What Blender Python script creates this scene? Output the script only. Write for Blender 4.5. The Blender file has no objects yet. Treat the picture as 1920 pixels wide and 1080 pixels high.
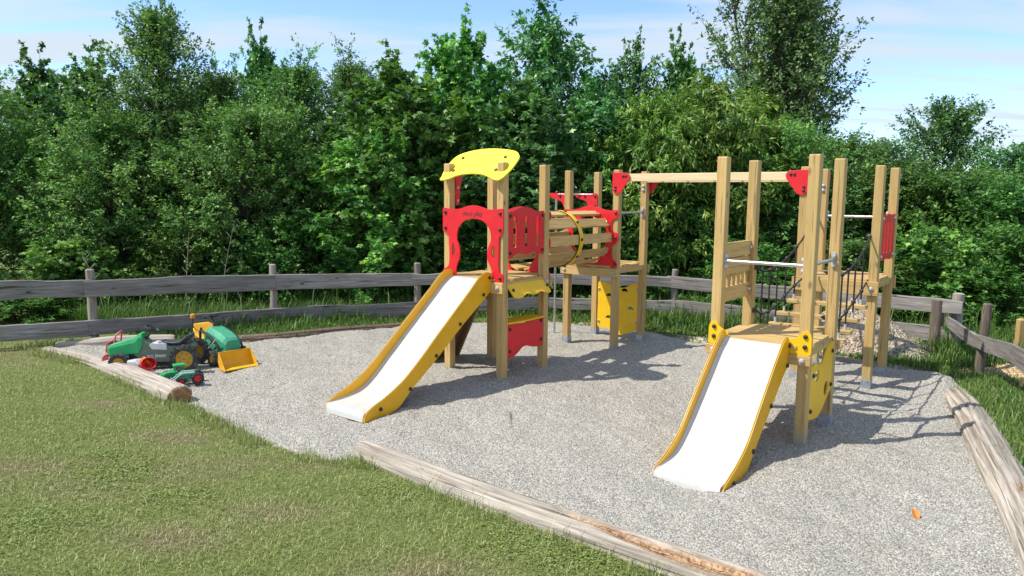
import bpy, math, random
import numpy as np
from mathutils import Vector, Matrix
from mathutils.geometry import tessellate_polygon

S = bpy.context.scene
R = math.radians
# ------------------------------------------------------------------ camera
cd = bpy.data.cameras.new('camera'); cam = bpy.data.objects.new('camera', cd)
S.collection.objects.link(cam); S.camera = cam
cd.sensor_width = 36; cd.lens = 1383.3 / 1920 * 36; cd.clip_end = 3000; cd.clip_start = .05
p_, r_ = R(7.14), R(.45)
rt = Vector((1, 0, 0)); up = Vector((0, math.sin(p_), math.cos(p_))); fw = Vector((0, math.cos(p_), -math.sin(p_)))
cx_ = rt * math.cos(r_) + up * math.sin(r_); cy_ = -rt * math.sin(r_) + up * math.cos(r_)
m = Matrix((cx_, cy_, -fw)).transposed().to_4x4(); m.translation = (0, 0, 2.24)
cam.matrix_world = m
# ------------------------------------------------------------------ light
SUN = Vector((-.70, -.13, 1)).normalized()
el = math.asin(SUN.z)
ld = bpy.data.lights.new('sun', 'SUN'); lo = bpy.data.objects.new('sun', ld); S.collection.objects.link(lo)
ld.energy = 3.3; ld.angle = R(.55); ld.color = (1, .945, .84)
lo.rotation_euler = (-SUN).to_track_quat('-Z', 'Y').to_euler(); lo.location = (-7, -1.3, 10)
S.view_settings.view_transform = 'Standard'; S.view_settings.look = 'None'
S.view_settings.exposure = 0.80; S.view_settings.gamma = 1
W = bpy.data.worlds.new('World'); S.world = W; W.use_nodes = True
nt = W.node_tree; nt.nodes.clear(); N = nt.nodes; Lk = nt.links
out = N.new('ShaderNodeOutputWorld'); bg = N.new('ShaderNodeBackground'); bg.inputs[1].default_value = .15
sky = N.new('ShaderNodeTexSky'); sky.sky_type = 'NISHITA'; sky.sun_disc = False
sky.sun_elevation = el; sky.sun_rotation = math.atan2(SUN.x, SUN.y) % (2 * math.pi)
sky.air_density = 1.0; sky.dust_density = .3; sky.ozone_density = 3.0; sky.altitude = 400
tc = N.new('ShaderNodeTexCoord'); sep = N.new('ShaderNodeSeparateXYZ'); Lk.new(tc.outputs['Generated'], sep.inputs[0])
def wmath(op, a, b=None, c=None):
    n = N.new('ShaderNodeMath'); n.operation = op
    for i, v in enumerate((a, b, c)):
        if v is None: continue
        if isinstance(v, (int, float)): n.inputs[i].default_value = v
        else: Lk.new(v, n.inputs[i])
    return n.outputs[0]
zz = wmath('ADD', wmath('MAXIMUM', sep.outputs[2], 0.0), .12)
cmb = N.new('ShaderNodeCombineXYZ'); Lk.new(wmath('DIVIDE', sep.outputs[0], zz), cmb.inputs[0]); Lk.new(wmath('DIVIDE', sep.outputs[1], zz), cmb.inputs[1])
mp = N.new('ShaderNodeMapping'); Lk.new(cmb.outputs[0], mp.inputs[0]); mp.inputs['Rotation'].default_value = (0, 0, R(18)); mp.inputs['Scale'].default_value = (.30, 1.5, 1); mp.inputs['Location'].default_value = (2.3, .7, 0)
n1 = N.new('ShaderNodeTexNoise'); n1.inputs['Scale'].default_value = 1.7; n1.inputs['Detail'].default_value = 9; n1.inputs['Roughness'].default_value = .55; n1.inputs['Distortion'].default_value = .6
Lk.new(mp.outputs[0], n1.inputs['Vector'])
rp = N.new('ShaderNodeValToRGB'); rp.color_ramp.elements[0].position = .38; rp.color_ramp.elements[0].color = (.0, .0, .0, 1); rp.color_ramp.elements[1].position = .60; rp.color_ramp.elements[1].color = (.95, .95, .95, 1)
Lk.new(n1.outputs['Fac'], rp.inputs[0])
mx = N.new('ShaderNodeMix'); mx.data_type = 'RGBA'; Lk.new(rp.outputs[0], mx.inputs[0]); tn = N.new('ShaderNodeMix'); tn.data_type = 'RGBA'; tn.blend_type = 'MULTIPLY'; tn.inputs[0].default_value = 1; Lk.new(sky.outputs[0], tn.inputs[6]); tn.inputs[7].default_value = (.80, .85, 1.0, 1); Lk.new(tn.outputs[2], mx.inputs[6]); mx.inputs[7].default_value = (2.75, 3.15, 3.5, 1)
Lk.new(mx.outputs[2], bg.inputs[0]); Lk.new(bg.outputs[0], out.inputs[0])

# ------------------------------------------------------------------ helpers
rng = np.random.default_rng(7)
random.seed(5)
def tag(o, label=None, cat=None, group=None, kind=None):
    if label: o['label'] = label
    if cat: o['category'] = cat
    if group: o['group'] = group
    if kind: o['kind'] = kind
    return o
def link(o): S.collection.objects.link(o); return o
def empty(name, loc=(0, 0, 0), rz=0, label=None, cat=None, group=None):
    o = bpy.data.objects.new(name, None); link(o); o.location = loc; o.rotation_euler = (0, 0, rz); o.empty_display_size = .2
    return tag(o, label, cat, group)
def mesh_np(name, V, F, uv=None, attrs=None, smooth=False):
    """V (n,3) F (m,k) arrays"""
    V = np.asarray(V, np.float32); F = np.asarray(F, np.int32)
    me = bpy.data.meshes.new(name); k = F.shape[1]
    me.vertices.add(len(V)); me.vertices.foreach_set('co', V.ravel())
    me.loops.add(F.size); me.loops.foreach_set('vertex_index', F.ravel())
    me.polygons.add(len(F)); me.polygons.foreach_set('loop_start', np.arange(0, F.size, k, dtype=np.int32))
    try: me.polygons.foreach_set('loop_total', np.full(len(F), k, dtype=np.int32))
    except Exception: pass
    if smooth: me.polygons.foreach_set('use_smooth', np.ones(len(F), bool))
    me.update(calc_edges=True)
    if uv is not None:
        l = me.uv_layers.new(name='UVMap'); l.data.foreach_set('uv', np.asarray(uv, np.float32)[F.ravel()].ravel())
    for n, a in (attrs or {}).items():
        at = me.attributes.new(n, 'FLOAT', 'POINT'); at.data.foreach_set('value', np.asarray(a, np.float32))
    return me
def obj(name, me, mat, parent=None, loc=None, rot=None):
    o = bpy.data.objects.new(name, me); link(o)
    if mat and not me.materials: me.materials.append(mat)
    if parent: o.parent = parent
    if loc is not None: o.location = loc
    if rot is not None: o.rotation_euler = rot
    return o
class MB:
    def __init__(s): s.V = []; s.F = []
    def add(s, vs, fs):
        b = len(s.V); s.V += [tuple(v) for v in vs]; s.F += [tuple(b + i for i in f) for f in fs]; return s
    def box(s, x0, y0, z0, x1, y1, z1):
        v = [(x, y, z) for z in (z0, z1) for y in (y0, y1) for x in (x0, x1)]
        return s.add(v, [(0, 2, 3, 1), (4, 5, 7, 6), (0, 1, 5, 4), (2, 6, 7, 3), (0, 4, 6, 2), (1, 3, 7, 5)])
    def obox(s, c, ax, ay, az):
        c = Vector(c); ax = Vector(ax); ay = Vector(ay); az = Vector(az)
        v = [c + ax * i + ay * j + az * k for k in (-1, 1) for j in (-1, 1) for i in (-1, 1)]
        return s.add(v, [(0, 2, 3, 1), (4, 5, 7, 6), (0, 1, 5, 4), (2, 6, 7, 3), (0, 4, 6, 2), (1, 3, 7, 5)])
    def tube(s, pts, r, n=8, cap=True, flat=1.0):
        pts = [Vector(p) for p in pts]; rs = r if isinstance(r, (list, tuple)) else [r] * len(pts)
        b = len(s.V); ref = None
        for i, p in enumerate(pts):
            d = (pts[min(i + 1, len(pts) - 1)] - pts[max(i - 1, 0)]).normalized()
            if ref is None: ref = Vector((0, 0, 1)) if abs(d.z) < .9 else Vector((1, 0, 0))
            x = d.cross(ref).normalized(); y = x.cross(d).normalized(); ref = y
            for k in range(n):
                a = 2 * math.pi * k / n; s.V.append(tuple(p + x * (math.cos(a) * rs[i]) + y * (math.sin(a) * rs[i] * flat)))
        for i in range(len(pts) - 1):
            for k in range(n):
                k2 = (k + 1) % n; s.F.append((b + i * n + k, b + i * n + k2, b + (i + 1) * n + k2, b + (i + 1) * n + k))
        if cap:
            s.F.append(tuple(b + k for k in range(n))[::-1]); e = b + (len(pts) - 1) * n; s.F.append(tuple(e + k for k in range(n)))
        return s
    def lathe(s, prof, c=(0, 0, 0), axis='z', n=24, ring=False):
        """prof: (r, h) list; revolve round axis"""
        b = len(s.V); c = Vector(c)
        for (r, h) in prof:
            for k in range(n):
                a = 2 * math.pi * k / n; u_, v_ = r * math.cos(a), r * math.sin(a)
                q = {'z': (u_, v_, h), 'y': (u_, h, -v_), 'x': (h, u_, v_)}[axis]; s.V.append(tuple(c + Vector(q)))
        for i in range(len(prof) - 1):
            for k in range(n):
                k2 = (k + 1) % n; s.F.append((b + i * n + k, b + i * n + k2, b + (i + 1) * n + k2, b + (i + 1) * n + k))
        e = b + (len(prof) - 1) * n
        if ring: s.F += [(e + k, e + (k + 1) % n, b + (k + 1) % n, b + k) for k in range(n)]
        else: s.F.append(tuple(b + k for k in range(n))[::-1]); s.F.append(tuple(e + k for k in range(n)))
        return s
    def ball(s, c, r, n=8, sz=1.0):
        pr = [(max(1e-4, r * math.sin(math.pi * i / n)), -r * sz * math.cos(math.pi * i / n)) for i in range(n + 1)]
        return s.lathe(pr, c, 'z', n * 2)
    def prism(s, outline, O, U, Vv, Nn, t0, t1, holes=()):
        """polygon with holes in plane O+U*p+V*q, extruded along N from t0 to t1"""
        O = Vector(O); U = Vector(U); Vv = Vector(Vv); Nn = Vector(Nn)
        loops = [list(outline)] + [list(h_) for h_ in holes]
        flat = [q for l in loops for q in l]; n = len(flat)
        tri = tessellate_polygon([[Vector((q[0], q[1], 0)) for q in l] for l in loops])
        b = len(s.V)
        for t in (t0, t1):
            for q in flat: s.V.append(tuple(O + U * q[0] + Vv * q[1] + Nn * t))
        for t in tri:
            s.F.append((b + t[0], b + t[1], b + t[2])); s.F.append((b + n + t[2], b + n + t[1], b + n + t[0]))
        i0 = 0
        for l in loops:
            k = len(l)
            for i in range(k):
                j = (i + 1) % k; s.F.append((b + i0 + i, b + i0 + j, b + n + i0 + j, b + n + i0 + i))
            i0 += k
        return s
    def mesh(s, name, smooth=False, angle=35):
        me = bpy.data.meshes.new(name); me.from_pydata(s.V, [], s.F)
        import bmesh
        bm = bmesh.new(); bm.from_mesh(me); bmesh.ops.recalc_face_normals(bm, faces=bm.faces); bm.to_mesh(me); bm.free()
        if smooth:
            for p in me.polygons: p.use_smooth = True
            try: me.set_sharp_from_angle(angle=R(angle))
            except Exception: pass
        me.update(); return me
    def build(s, name, mat, parent=None, smooth=False, bevel=0, loc=None, rot=None):
        o = obj(name, s.mesh(name, smooth), mat, parent, loc, rot)
        if bevel:
            md = o.modifiers.new('bevel', 'BEVEL'); md.width = bevel; md.segments = 2; md.limit_method = 'ANGLE'; md.angle_limit = R(40)
        return o
def cr(pts, n=5, closed=True):
    """Catmull-Rom through points"""
    P = [Vector((*q, 0)) if len(q) == 2 else Vector(q) for q in pts]; dim = len(pts[0]); res = []; k = len(P)
    rngi = range(k) if closed else range(k - 1)
    for i in rngi:
        g = (lambda j: P[j % k]) if closed else (lambda j: P[min(max(j, 0), k - 1)])
        a, b, c, d = g(i - 1), g(i), g(i + 1), g(i + 2)
        for j in range(n):
            t = j / n; q = .5 * ((2 * b) + (c - a) * t + (2 * a - 5 * b + 4 * c - d) * t * t + (3 * b - a - 3 * c + d) * t ** 3); res.append(tuple(q)[:dim])
    if not closed: res.append(tuple(P[-1])[:dim])
    return res
def rc(pts, r=.02, n=4):
    """round the corners of a polygon"""
    res = []; k = len(pts)
    for i in range(k):
        a, b, c = Vector(pts[i - 1]), Vector(pts[i]), Vector(pts[(i + 1) % k])
        r1 = min(r, (a - b).length * .45, (c - b).length * .45)
        p0 = b + (a - b).normalized() * r1; p1 = b + (c - b).normalized() * r1
        for j in range(n + 1):
            t = j / n; q = p0 * (1 - t) ** 2 + b * 2 * t * (1 - t) + p1 * t * t; res.append((q.x, q.y))
    return res
def circ(cx, cy, rx, ry=None, n=20, a0=0, a1=360):
    ry = ry or rx; full = abs(a1 - a0) >= 360
    return [(cx + rx * math.cos(R(a0 + (a1 - a0) * i / (n if full else n - 1))), cy + ry * math.sin(R(a0 + (a1 - a0) * i / (n if full else n - 1)))) for i in range(n)]
def vnoise(x, y, sc=1.0, seed=0, oct=1):
    x = np.asarray(x, float) * sc; y = np.asarray(y, float) * sc; tot = 0; amp = 1; nrm = 0
    for o_ in range(oct):
        g = np.random.default_rng(seed + o_).random((257, 257))
        xi = np.floor(x).astype(int); yi = np.floor(y).astype(int); fx = x - xi; fy = y - yi
        fx = fx * fx * (3 - 2 * fx); fy = fy * fy * (3 - 2 * fy); a = xi % 256; b = yi % 256
        v = (g[a, b] * (1 - fx) + g[a + 1, b] * fx) * (1 - fy) + (g[a, b + 1] * (1 - fx) + g[a + 1, b + 1] * fx) * fy
        tot = tot + v * amp; nrm += amp; amp *= .5; x = x * 2.03 + 11; y = y * 2.03 + 5
    return tot / nrm

# ------------------------------------------------------------------ materials
def newmat(name):
    mt = bpy.data.materials.new(name); mt.use_nodes = True; nt = mt.node_tree; b = nt.nodes['Principled BSDF']; return mt, nt, b
def nd(nt, typ, **kw):
    n = nt.nodes.new(typ)
    for k, v in kw.items():
        if k in n.inputs.keys(): n.inputs[k].default_value = v
        else: setattr(n, k, v)
    return n
def ramp(nt, fac, stops, interp='LINEAR'):
    n = nt.nodes.new('ShaderNodeValToRGB'); cr_ = n.color_ramp; cr_.interpolation = interp
    while len(cr_.elements) < len(stops): cr_.elements.new(.5)
    for e, (p, c) in zip(cr_.elements, stops): e.position = p; e.color = (*c, 1) if len(c) == 3 else c
    nt.links.new(fac, n.inputs[0]); return n.outputs[0]
def mixc(nt, fac, a, b, mode='MIX'):
    n = nt.nodes.new('ShaderNodeMix'); n.data_type = 'RGBA'; n.blend_type = mode
    for i, v in ((0, fac), (6, a), (7, b)):
        if isinstance(v, (int, float)): n.inputs[i].default_value = v
        elif isinstance(v, tuple): n.inputs[i].default_value = (*v, 1)
        else: nt.links.new(v, n.inputs[i])
    return n.outputs[2]
def bump(nt, h, strength, dist=.01, b=None):
    n = nt.nodes.new('ShaderNodeBump'); n.inputs['Strength'].default_value = strength; n.inputs['Distance'].default_value = dist
    nt.links.new(h, n.inputs['Height'])
    if b: nt.links.new(n.outputs[0], b.inputs['Normal'])
    return n.outputs[0]
def mth(nt, op, a, b=None):
    n = nt.nodes.new('ShaderNodeMath'); n.operation = op
    for i, v in enumerate((a, b)):
        if v is None: continue
        if isinstance(v, (int, float)): n.inputs[i].default_value = v
        else: nt.links.new(v, n.inputs[i])
    return n.outputs[0]
def objvec(nt, scale, rnd=True, coord='Object'):
    t = nt.nodes.new('ShaderNodeTexCoord'); v = t.outputs[coord]
    if rnd:
        oi = nt.nodes.new('ShaderNodeObjectInfo'); mm = nd(nt, 'ShaderNodeVectorMath', operation='MULTIPLY_ADD')
        cb = nt.nodes.new('ShaderNodeCombineXYZ')
        for i, k in enumerate((13., 29., 47.)): nt.links.new(mth(nt, 'MULTIPLY', oi.outputs['Random'], k), cb.inputs[i])
        ad = nd(nt, 'ShaderNodeVectorMath', operation='ADD'); nt.links.new(v, ad.inputs[0]); nt.links.new(cb.outputs[0], ad.inputs[1]); v = ad.outputs[0]
        nt.nodes.remove(mm)
    mp = nt.nodes.new('ShaderNodeMapping'); mp.inputs['Scale'].default_value = scale; nt.links.new(v, mp.inputs[0]); return mp.outputs[0]
def noise(nt, vec, scale, detail=4, rough=.5, dist=0):
    n = nd(nt, 'ShaderNodeTexNoise', Scale=scale, Detail=detail, Roughness=rough, Distortion=dist); nt.links.new(vec, n.inputs['Vector']); return n.outputs['Fac']
def wood(name, axis, cols, rough=.62, knots=(.2, .11, .05), bstr=.35, dirt=False, crack=0.0):
    mt, nt, b = newmat(name)
    lo, hi = .9, 16.
    sc = [hi, hi, hi]; sc['xyz'.index(axis)] = lo
    v = objvec(nt, tuple(sc)); g = noise(nt, v, 1.6, 6, .6, .8)
    sc2 = [60., 60., 60.]; sc2['xyz'.index(axis)] = 2.5
    fine = noise(nt, objvec(nt, tuple(sc2)), 1.5, 4, .6)
    big = noise(nt, objvec(nt, (1.5, 1.5, 1.5)), 1.4, 3)
    mixf = mth(nt, 'ADD', mth(nt, 'MULTIPLY', g, .6), mth(nt, 'MULTIPLY', fine, .4))
    c = ramp(nt, mixf, [(.3, cols[0]), (.5, cols[1]), (.68, cols[2])])
    oi = nt.nodes.new('ShaderNodeObjectInfo')
    c = mixc(nt, ramp(nt, big, [(.35, (0, 0, 0)), (.7, (.55, .55, .55))]), c, cols[3])
    hs = nt.nodes.new('ShaderNodeHueSaturation'); nt.links.new(c, hs.inputs['Color'])
    nt.links.new(mth(nt, 'ADD', mth(nt, 'MULTIPLY', oi.outputs['Random'], .3), .86), hs.inputs['Value']); c = hs.outputs[0]
    sk = [5., 5., 5.]; sk['xyz'.index(axis)] = 2.6
    vo = nd(nt, 'ShaderNodeTexVoronoi', Scale=1.0); nt.links.new(objvec(nt, tuple(sk)), vo.inputs['Vector'])
    kf = ramp(nt, vo.outputs['Distance'], [(.05, (1, 1, 1)), (.13, (0, 0, 0))])
    c = mixc(nt, mth(nt, 'MULTIPLY', kf, .8), c, knots)
    if crack:
        sk = [38., 38., 38.]; sk['xyz'.index(axis)] = 1.1
        cf = noise(nt, objvec(nt, tuple(sk)), 1.2, 3, .6, .3); cf = ramp(nt, cf, [(.33, (1, 1, 1)), (.39, (0, 0, 0))])
        c = mixc(nt, mth(nt, 'MULTIPLY', cf, crack), c, (.02, .018, .015))
        mixf = mth(nt, 'SUBTRACT', mixf, mth(nt, 'MULTIPLY', cf, .8))
    if dirt:
        t2_ = nt.nodes.new('ShaderNodeTexCoord'); sp_ = nt.nodes.new('ShaderNodeSeparateXYZ'); nt.links.new(t2_.outputs['Object'], sp_.inputs[0])
        dn_ = noise(nt, objvec(nt, (22, 22, 22)), 1.0, 5, .7); df = ramp(nt, mth(nt, 'ADD', sp_.outputs[2], mth(nt, 'MULTIPLY', dn_, .22)), [(.10, (.75, .75, .75)), (.27, (0, 0, 0))]); c = mixc(nt, df, c, (.34, .31, .25))
    nt.links.new(c, b.inputs['Base Color']); b.inputs['Roughness'].default_value = rough
    bump(nt, mixf, bstr, .004, b); return mt
PINE = [(.40, .235, .08), (.55, .355, .13), (.65, .455, .19), (.43, .31, .115)]
WZ, WX, WY = (wood('pine_' + a, a, PINE, crack=.5, bstr=.5, dirt=(a == 'z')) for a in 'zxy')
PALE = [(.70, .50, .26), (.82, .65, .38), (.88, .74, .48), (.78, .60, .34)]
WXP = wood('pale_pine', 'x', PALE)
GREY = [(.095, .085, .078), (.235, .215, .20), (.42, .395, .37), (.16, .142, .13)]
GX = wood('weathered_board', 'x', GREY, .85, (.03, .022, .018), .9, crack=.85)
GZ = wood('weathered_post', 'z', [(.15, .125, .1), (.30, .26, .22), (.44, .40, .35), (.24, .2, .16)], .85, (.06, .045, .03), .9, crack=.8)
DKZ = wood('bark_post', 'z', [(.05, .038, .03), (.13, .10, .08), (.28, .24, .2), (.1, .075, .055)], .9, (.03, .02, .015), 1.0, crack=.8)
def plastic(name, col, rough=.35, var=.05, wear=0.0, wearcol=(.6, .6, .6), coat=0.0):
    mt, nt, b = newmat(name)
    v = objvec(nt, (1, 1, 1)); g = noise(nt, v, 5, 5, .6); f_ = noise(nt, v, 90, 3, .6)
    c = ramp(nt, g, [(.3, tuple(x * (1 - var * 2) for x in col)), (.7, tuple(min(1, x * (1 + var)) for x in col))])
    if wear:
        w_ = noise(nt, v, 11, 8, .7); wf = ramp(nt, w_, [(.52, (0, 0, 0)), (.7, (wear, wear, wear))]); c = mixc(nt, wf, c, wearcol)
    nt.links.new(c, b.inputs['Base Color'])
    rr = ramp(nt, g, [(.3, (rough * .8,) * 3), (.7, (min(1, rough * 1.35),) * 3)]); nt.links.new(rr, b.inputs['Roughness'])
    bump(nt, f_, .06, .002, b); b.inputs['Coat Weight'].default_value = coat; return mt
RED = plastic('red_panel', (.72, .012, .022), .38, wear=.12, wearcol=(.7, .12, .1))
YEL = plastic('yellow_panel', (.86, .52, .006), .4)
LEMON = plastic('lemon_panel', (.9, .78, .03), .38)
AMB = plastic('slide_side', (.80, .42, .005), .36)
EDGE = plastic('dark_edge', (.05, .035, .015), .6)
WHITE = plastic('slide_chute', (.57, .565, .54), .22, .03, wear=.6, wearcol=(.43, .39, .31), coat=.2)
BLACK = plastic('black_cap', (.035, .025, .02), .4)
ROPE = plastic('black_rope', (.02, .018, .017), .8)
TYRE = plastic('tyre', (.035, .034, .033), .7, wear=.8, wearcol=(.2, .19, .17))
def metal(name, col, rough):
    mt, nt, b = newmat(name); v = objvec(nt, (1, 1, 1)); g = noise(nt, v, 30, 4)
    nt.links.new(ramp(nt, g, [(.3, tuple(x * .8 for x in col)), (.7, col)]), b.inputs['Base Color'])
    nt.links.new(ramp(nt, g, [(.3, (rough * .7,) * 3), (.7, (rough * 1.4,) * 3)]), b.inputs['Roughness']); b.inputs['Metallic'].default_value = .9; return mt
STEEL = metal('steel', (.62, .60, .57), .32)
GALV = metal('galvanised', (.55, .60, .66), .45)
CAPG = plastic('grey_cap', (.42, .44, .47), .4)
SHADEWOOD = wood('shaded_ramp_wood', 'x', [(.15, .085, .045), (.24, .14, .08), (.32, .2, .12), (.2, .12, .07)], .6)  # ramp wood made dark brown, the shade of its underside put into the colour
# ------------------------------------------------------------------ terrain
TH = R(-37.61); OX, OY = -.783, 9.203
U2 = np.array([math.cos(TH), math.sin(TH)]); V2 = np.array([-math.sin(TH), math.cos(TH)])
GP = np.array([(-6.75, 10.35), (-5.862, 9.75), (-4.654, 8.78), (-3.75, 7.95), (-3.3, 7.55), (-3.054, 7.30), (-2.464, 6.72), (-1.9, 6.22), (-1.5, 6.02), (-1.22, 6.12), (-.66, 5.56), (.16, 4.86), (.82, 4.34), (1.40, 3.95), (2.2, 3.35), (2.75, 2.9),
               (2.95, 3.6), (3.25, 4.3), (3.62, 5.05), (3.95, 5.75), (4.32, 6.5), (4.68, 7.3), (5.05, 8.15), (5.42, 9.05), (5.42, 9.34), (4.99, 9.76), (4.545, 10.26), (3.7, 10.85), (2.865, 11.44), (2.23, 12.15), (1.49, 12.62), (.6, 13.0), (-.5, 12.95), (-1.577, 12.66), (-2.0, 12.43), (-2.8, 11.93), (-3.36, 11.45), (-3.94, 11.17), (-5.0, 10.95), (-6.2, 10.62)])
def sdist(x, y, P=GP):
    """signed distance, positive outside the polygon"""
    x = np.asarray(x, float); y = np.asarray(y, float); best = np.full(x.shape, 1e9); ins = np.zeros(x.shape, bool); k = len(P)
    for i in range(k):
        ax, ay = P[i]; bx, by = P[(i + 1) % k]; dx, dy = bx - ax, by - ay
        t = np.clip(((x - ax) * dx + (y - ay) * dy) / (dx * dx + dy * dy), 0, 1)
        best = np.minimum(best, np.hypot(x - ax - t * dx, y - ay - t * dy))
        c = ((ay > y) != (by > y)) & (x < (bx - ax) * (y - ay) / ((by - ay) if by != ay else 1e-9) + ax); ins ^= c
    return np.where(ins, -best, best)
def gravel_z(x, y):
    a = (x - OX) * U2[0] + (y - OY) * U2[1]; b = (x - OX) * V2[0] + (y - OY) * V2[1]
    z = .10 * np.exp(-((x - 5.2) ** 2 + (y - 8.75) ** 2) / .25) + .045 * np.exp(-((a - .4) ** 2 + (b - .2) ** 2) / 1.6) - .055 * np.exp(-((a - 4.3) ** 2 + (b - 1.8) ** 2) / 2.0) - .02 * np.exp(-((a - 1.) ** 2 + (b - 3.5) ** 2) / 1.)
    z = z - .07 * np.exp(-((x - 1.42) ** 2 + (y - 5.68) ** 2) / .20) - .035 * np.exp(-((x + 1.75) ** 2 + (y - 7.22) ** 2) / .16)
    return z + .06 * (vnoise(x, y, 2.2, 3, 2) - .5) + .034 * (vnoise(x, y, 5.5, 9, 2) - .5)
def ground_z(x, y):
    sd = sdist(x, y); s_ = x * .6 + y * .79
    z = np.where(sd > 0, .03 * np.clip(sd / .15, 0, 1), -.10)
    return z + .09 * np.clip(3.8 - s_, 0, 6) + .05 * (vnoise(x, y, .6, 21, 2) - .5) * np.clip(sd / .5, 0, 1) - .02 * np.clip(np.hypot(x, y) - 25, 0, 300) * .2 * (y > 0)
def axis_(a, b, fine, far):
    core = np.arange(a, b, fine); lo = a - np.geomspace(fine * 2, far, 26)[::-1]; hi = b + np.geomspace(fine, far, 26); return np.concatenate([lo, core, hi])
gx = axis_(-9, 9, .09, 600); gy = axis_(-1, 16, .09, 600)
X, Y = np.meshgrid(gx, gy); Z = ground_z(X.ravel(), Y.ravel())
nx, ny = len(gx), len(gy); idx = np.arange(nx * ny).reshape(ny, nx)
F = np.stack([idx[:-1, :-1].ravel(), idx[:-1, 1:].ravel(), idx[1:, 1:].ravel(), idx[1:, :-1].ravel()], 1)
def dryness(x, y):
    d = np.clip((vnoise(x, y, .8, 40, 3) - .58) * 3.2, 0, .55)
    near = np.clip(1 - np.abs(sdist(x, y)) / .45, 0, 1)
    for (px, py, r1) in ((-3.7, 5.35, .30), (-.45, 3.85, .35), (-1.62, 5.75, .16), (-1.6, 4.7, .28), (-3.0, 6.4, .35), (-4.2, 7.4, .25), (-2.0, 4.2, .3), (-3.1, 5.7, .3)):
        d = np.maximum(d, np.exp(-((x - px) ** 2 * .7 + (y - py) ** 2 * 1.6) / r1 ** 2))
    d = d * (.45 + .9 * vnoise(x, y, 9, 88, 2)); d = d * np.clip(1 - near * .75, 0, 1); d = np.where((y > 10.5) | (x > 3.4), d * .25, d)
    return np.clip(d, 0, 1)
me = mesh_np('ground', np.stack([X.ravel(), Y.ravel(), Z], 1), F, attrs={'dry': dryness(X.ravel(), Y.ravel())}, smooth=True)
mt, nt, b = newmat('lawn_soil'); v = objvec(nt, (1, 1, 1), False)
at = nd(nt, 'ShaderNodeAttribute', attribute_name='dry')
g = noise(nt, v, 40, 5, .7); g2 = noise(nt, v, 3, 4)
c1 = ramp(nt, g, [(.3, (.09, .12, .03)), (.55, (.19, .23, .07)), (.75, (.30, .31, .12))])
c2 = ramp(nt, g, [(.3, (.12, .10, .05)), (.7, (.30, .25, .14))])
nt.links.new(mixc(nt, at.outputs['Fac'], c1, c2), b.inputs['Base Color']); b.inputs['Roughness'].default_value = .95; b.inputs['Specular IOR Level'].default_value = .1
bump(nt, g, 1, .03, b)
tag(obj('ground', me, mt), kind='structure')
# gravel sheet : real relief, one bumpy vertex about every 14 mm
st = .0145
gx = np.arange(-6.9, 5.8, st); gy = np.concatenate([np.arange(2.9, 9.5, st), np.arange(9.5, 13.2, st * 1.7)])
X, Y = np.meshgrid(gx, gy); ny, nx = X.shape
X = X + (rng.random(X.shape) - .5) * st * .7; Y = Y + (rng.random(X.shape) - .5) * st * .7
sd = sdist(X.ravel(), Y.ravel()); wob = (vnoise(X.ravel(), Y.ravel(), 5, 77, 2) - .5) * .16
Z = gravel_z(X.ravel(), Y.ravel()) + (rng.random(X.size) ** 1.5) * .010 - np.clip(sd + .05, 0, 1) * .3
idx = np.arange(nx * ny).reshape(ny, nx)
F = np.stack([idx[:-1, :-1].ravel(), idx[:-1, 1:].ravel(), idx[1:, 1:].ravel(), idx[1:, :-1].ravel()], 1)
keep = ((sd + wob)[F] < .10).all(1); F = F[keep]; used = np.unique(F); remap = np.zeros(nx * ny, np.int32); remap[used] = np.arange(len(used))
V = np.stack([X.ravel(), Y.ravel(), Z], 1)[used]
mt, nt, b = newmat('gravel'); v = objvec(nt, (1, 1, 1), False)
def stones(scale):
    vo = nd(nt, 'ShaderNodeTexVoronoi', Scale=scale, Randomness=1.0); nt.links.new(v, vo.inputs['Vector']); return vo
va, vb = stones(84), stones(150)
sp = nt.nodes.new('ShaderNodeSeparateColor'); nt.links.new(va.outputs['Color'], sp.inputs[0])
sp2 = nt.nodes.new('ShaderNodeSeparateColor'); nt.links.new(vb.outputs['Color'], sp2.inputs[0])
tone = mth(nt, 'ADD', mth(nt, 'MULTIPLY', sp.outputs[0], .6), mth(nt, 'MULTIPLY', sp2.outputs[0], .4))
c = ramp(nt, tone, [(.10, (.19, .183, .165)), (.32, (.38, .363, .325)), (.55, (.50, .48, .43)), (.8, (.61, .59, .53)), (.95, (.72, .695, .63))])
c = mixc(nt, mth(nt, 'MULTIPLY', sp.outputs[1], .3), c, (.50, .44, .36))
edge = ramp(nt, va.outputs['Distance'], [(.35, (1, 1, 1)), (.62, (.52, .52, .52))]); c = mixc(nt, 1.0, c, edge, 'MULTIPLY')
big = noise(nt, v, .7, 3); c = mixc(nt, ramp(nt, big, [(.35, (0, 0, 0)), (.7, (.35, .35, .35))]), c, mixc(nt, 1.0, c, (.80, .78, .74), 'MULTIPLY'))
nt.links.new(c, b.inputs['Base Color']); b.inputs['Roughness'].default_value = .85; b.inputs['Specular IOR Level'].default_value = .25
bump(nt, mth(nt, 'MULTIPLY', va.outputs['Distance'], -1.0), .7, .010, b)
GRAVEL = mt
tag(obj('gravel_path', mesh_np('gravel', V, remap[F]), mt), kind='structure'); bpy.data.objects['gravel_path'].name = 'gravel'

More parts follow.
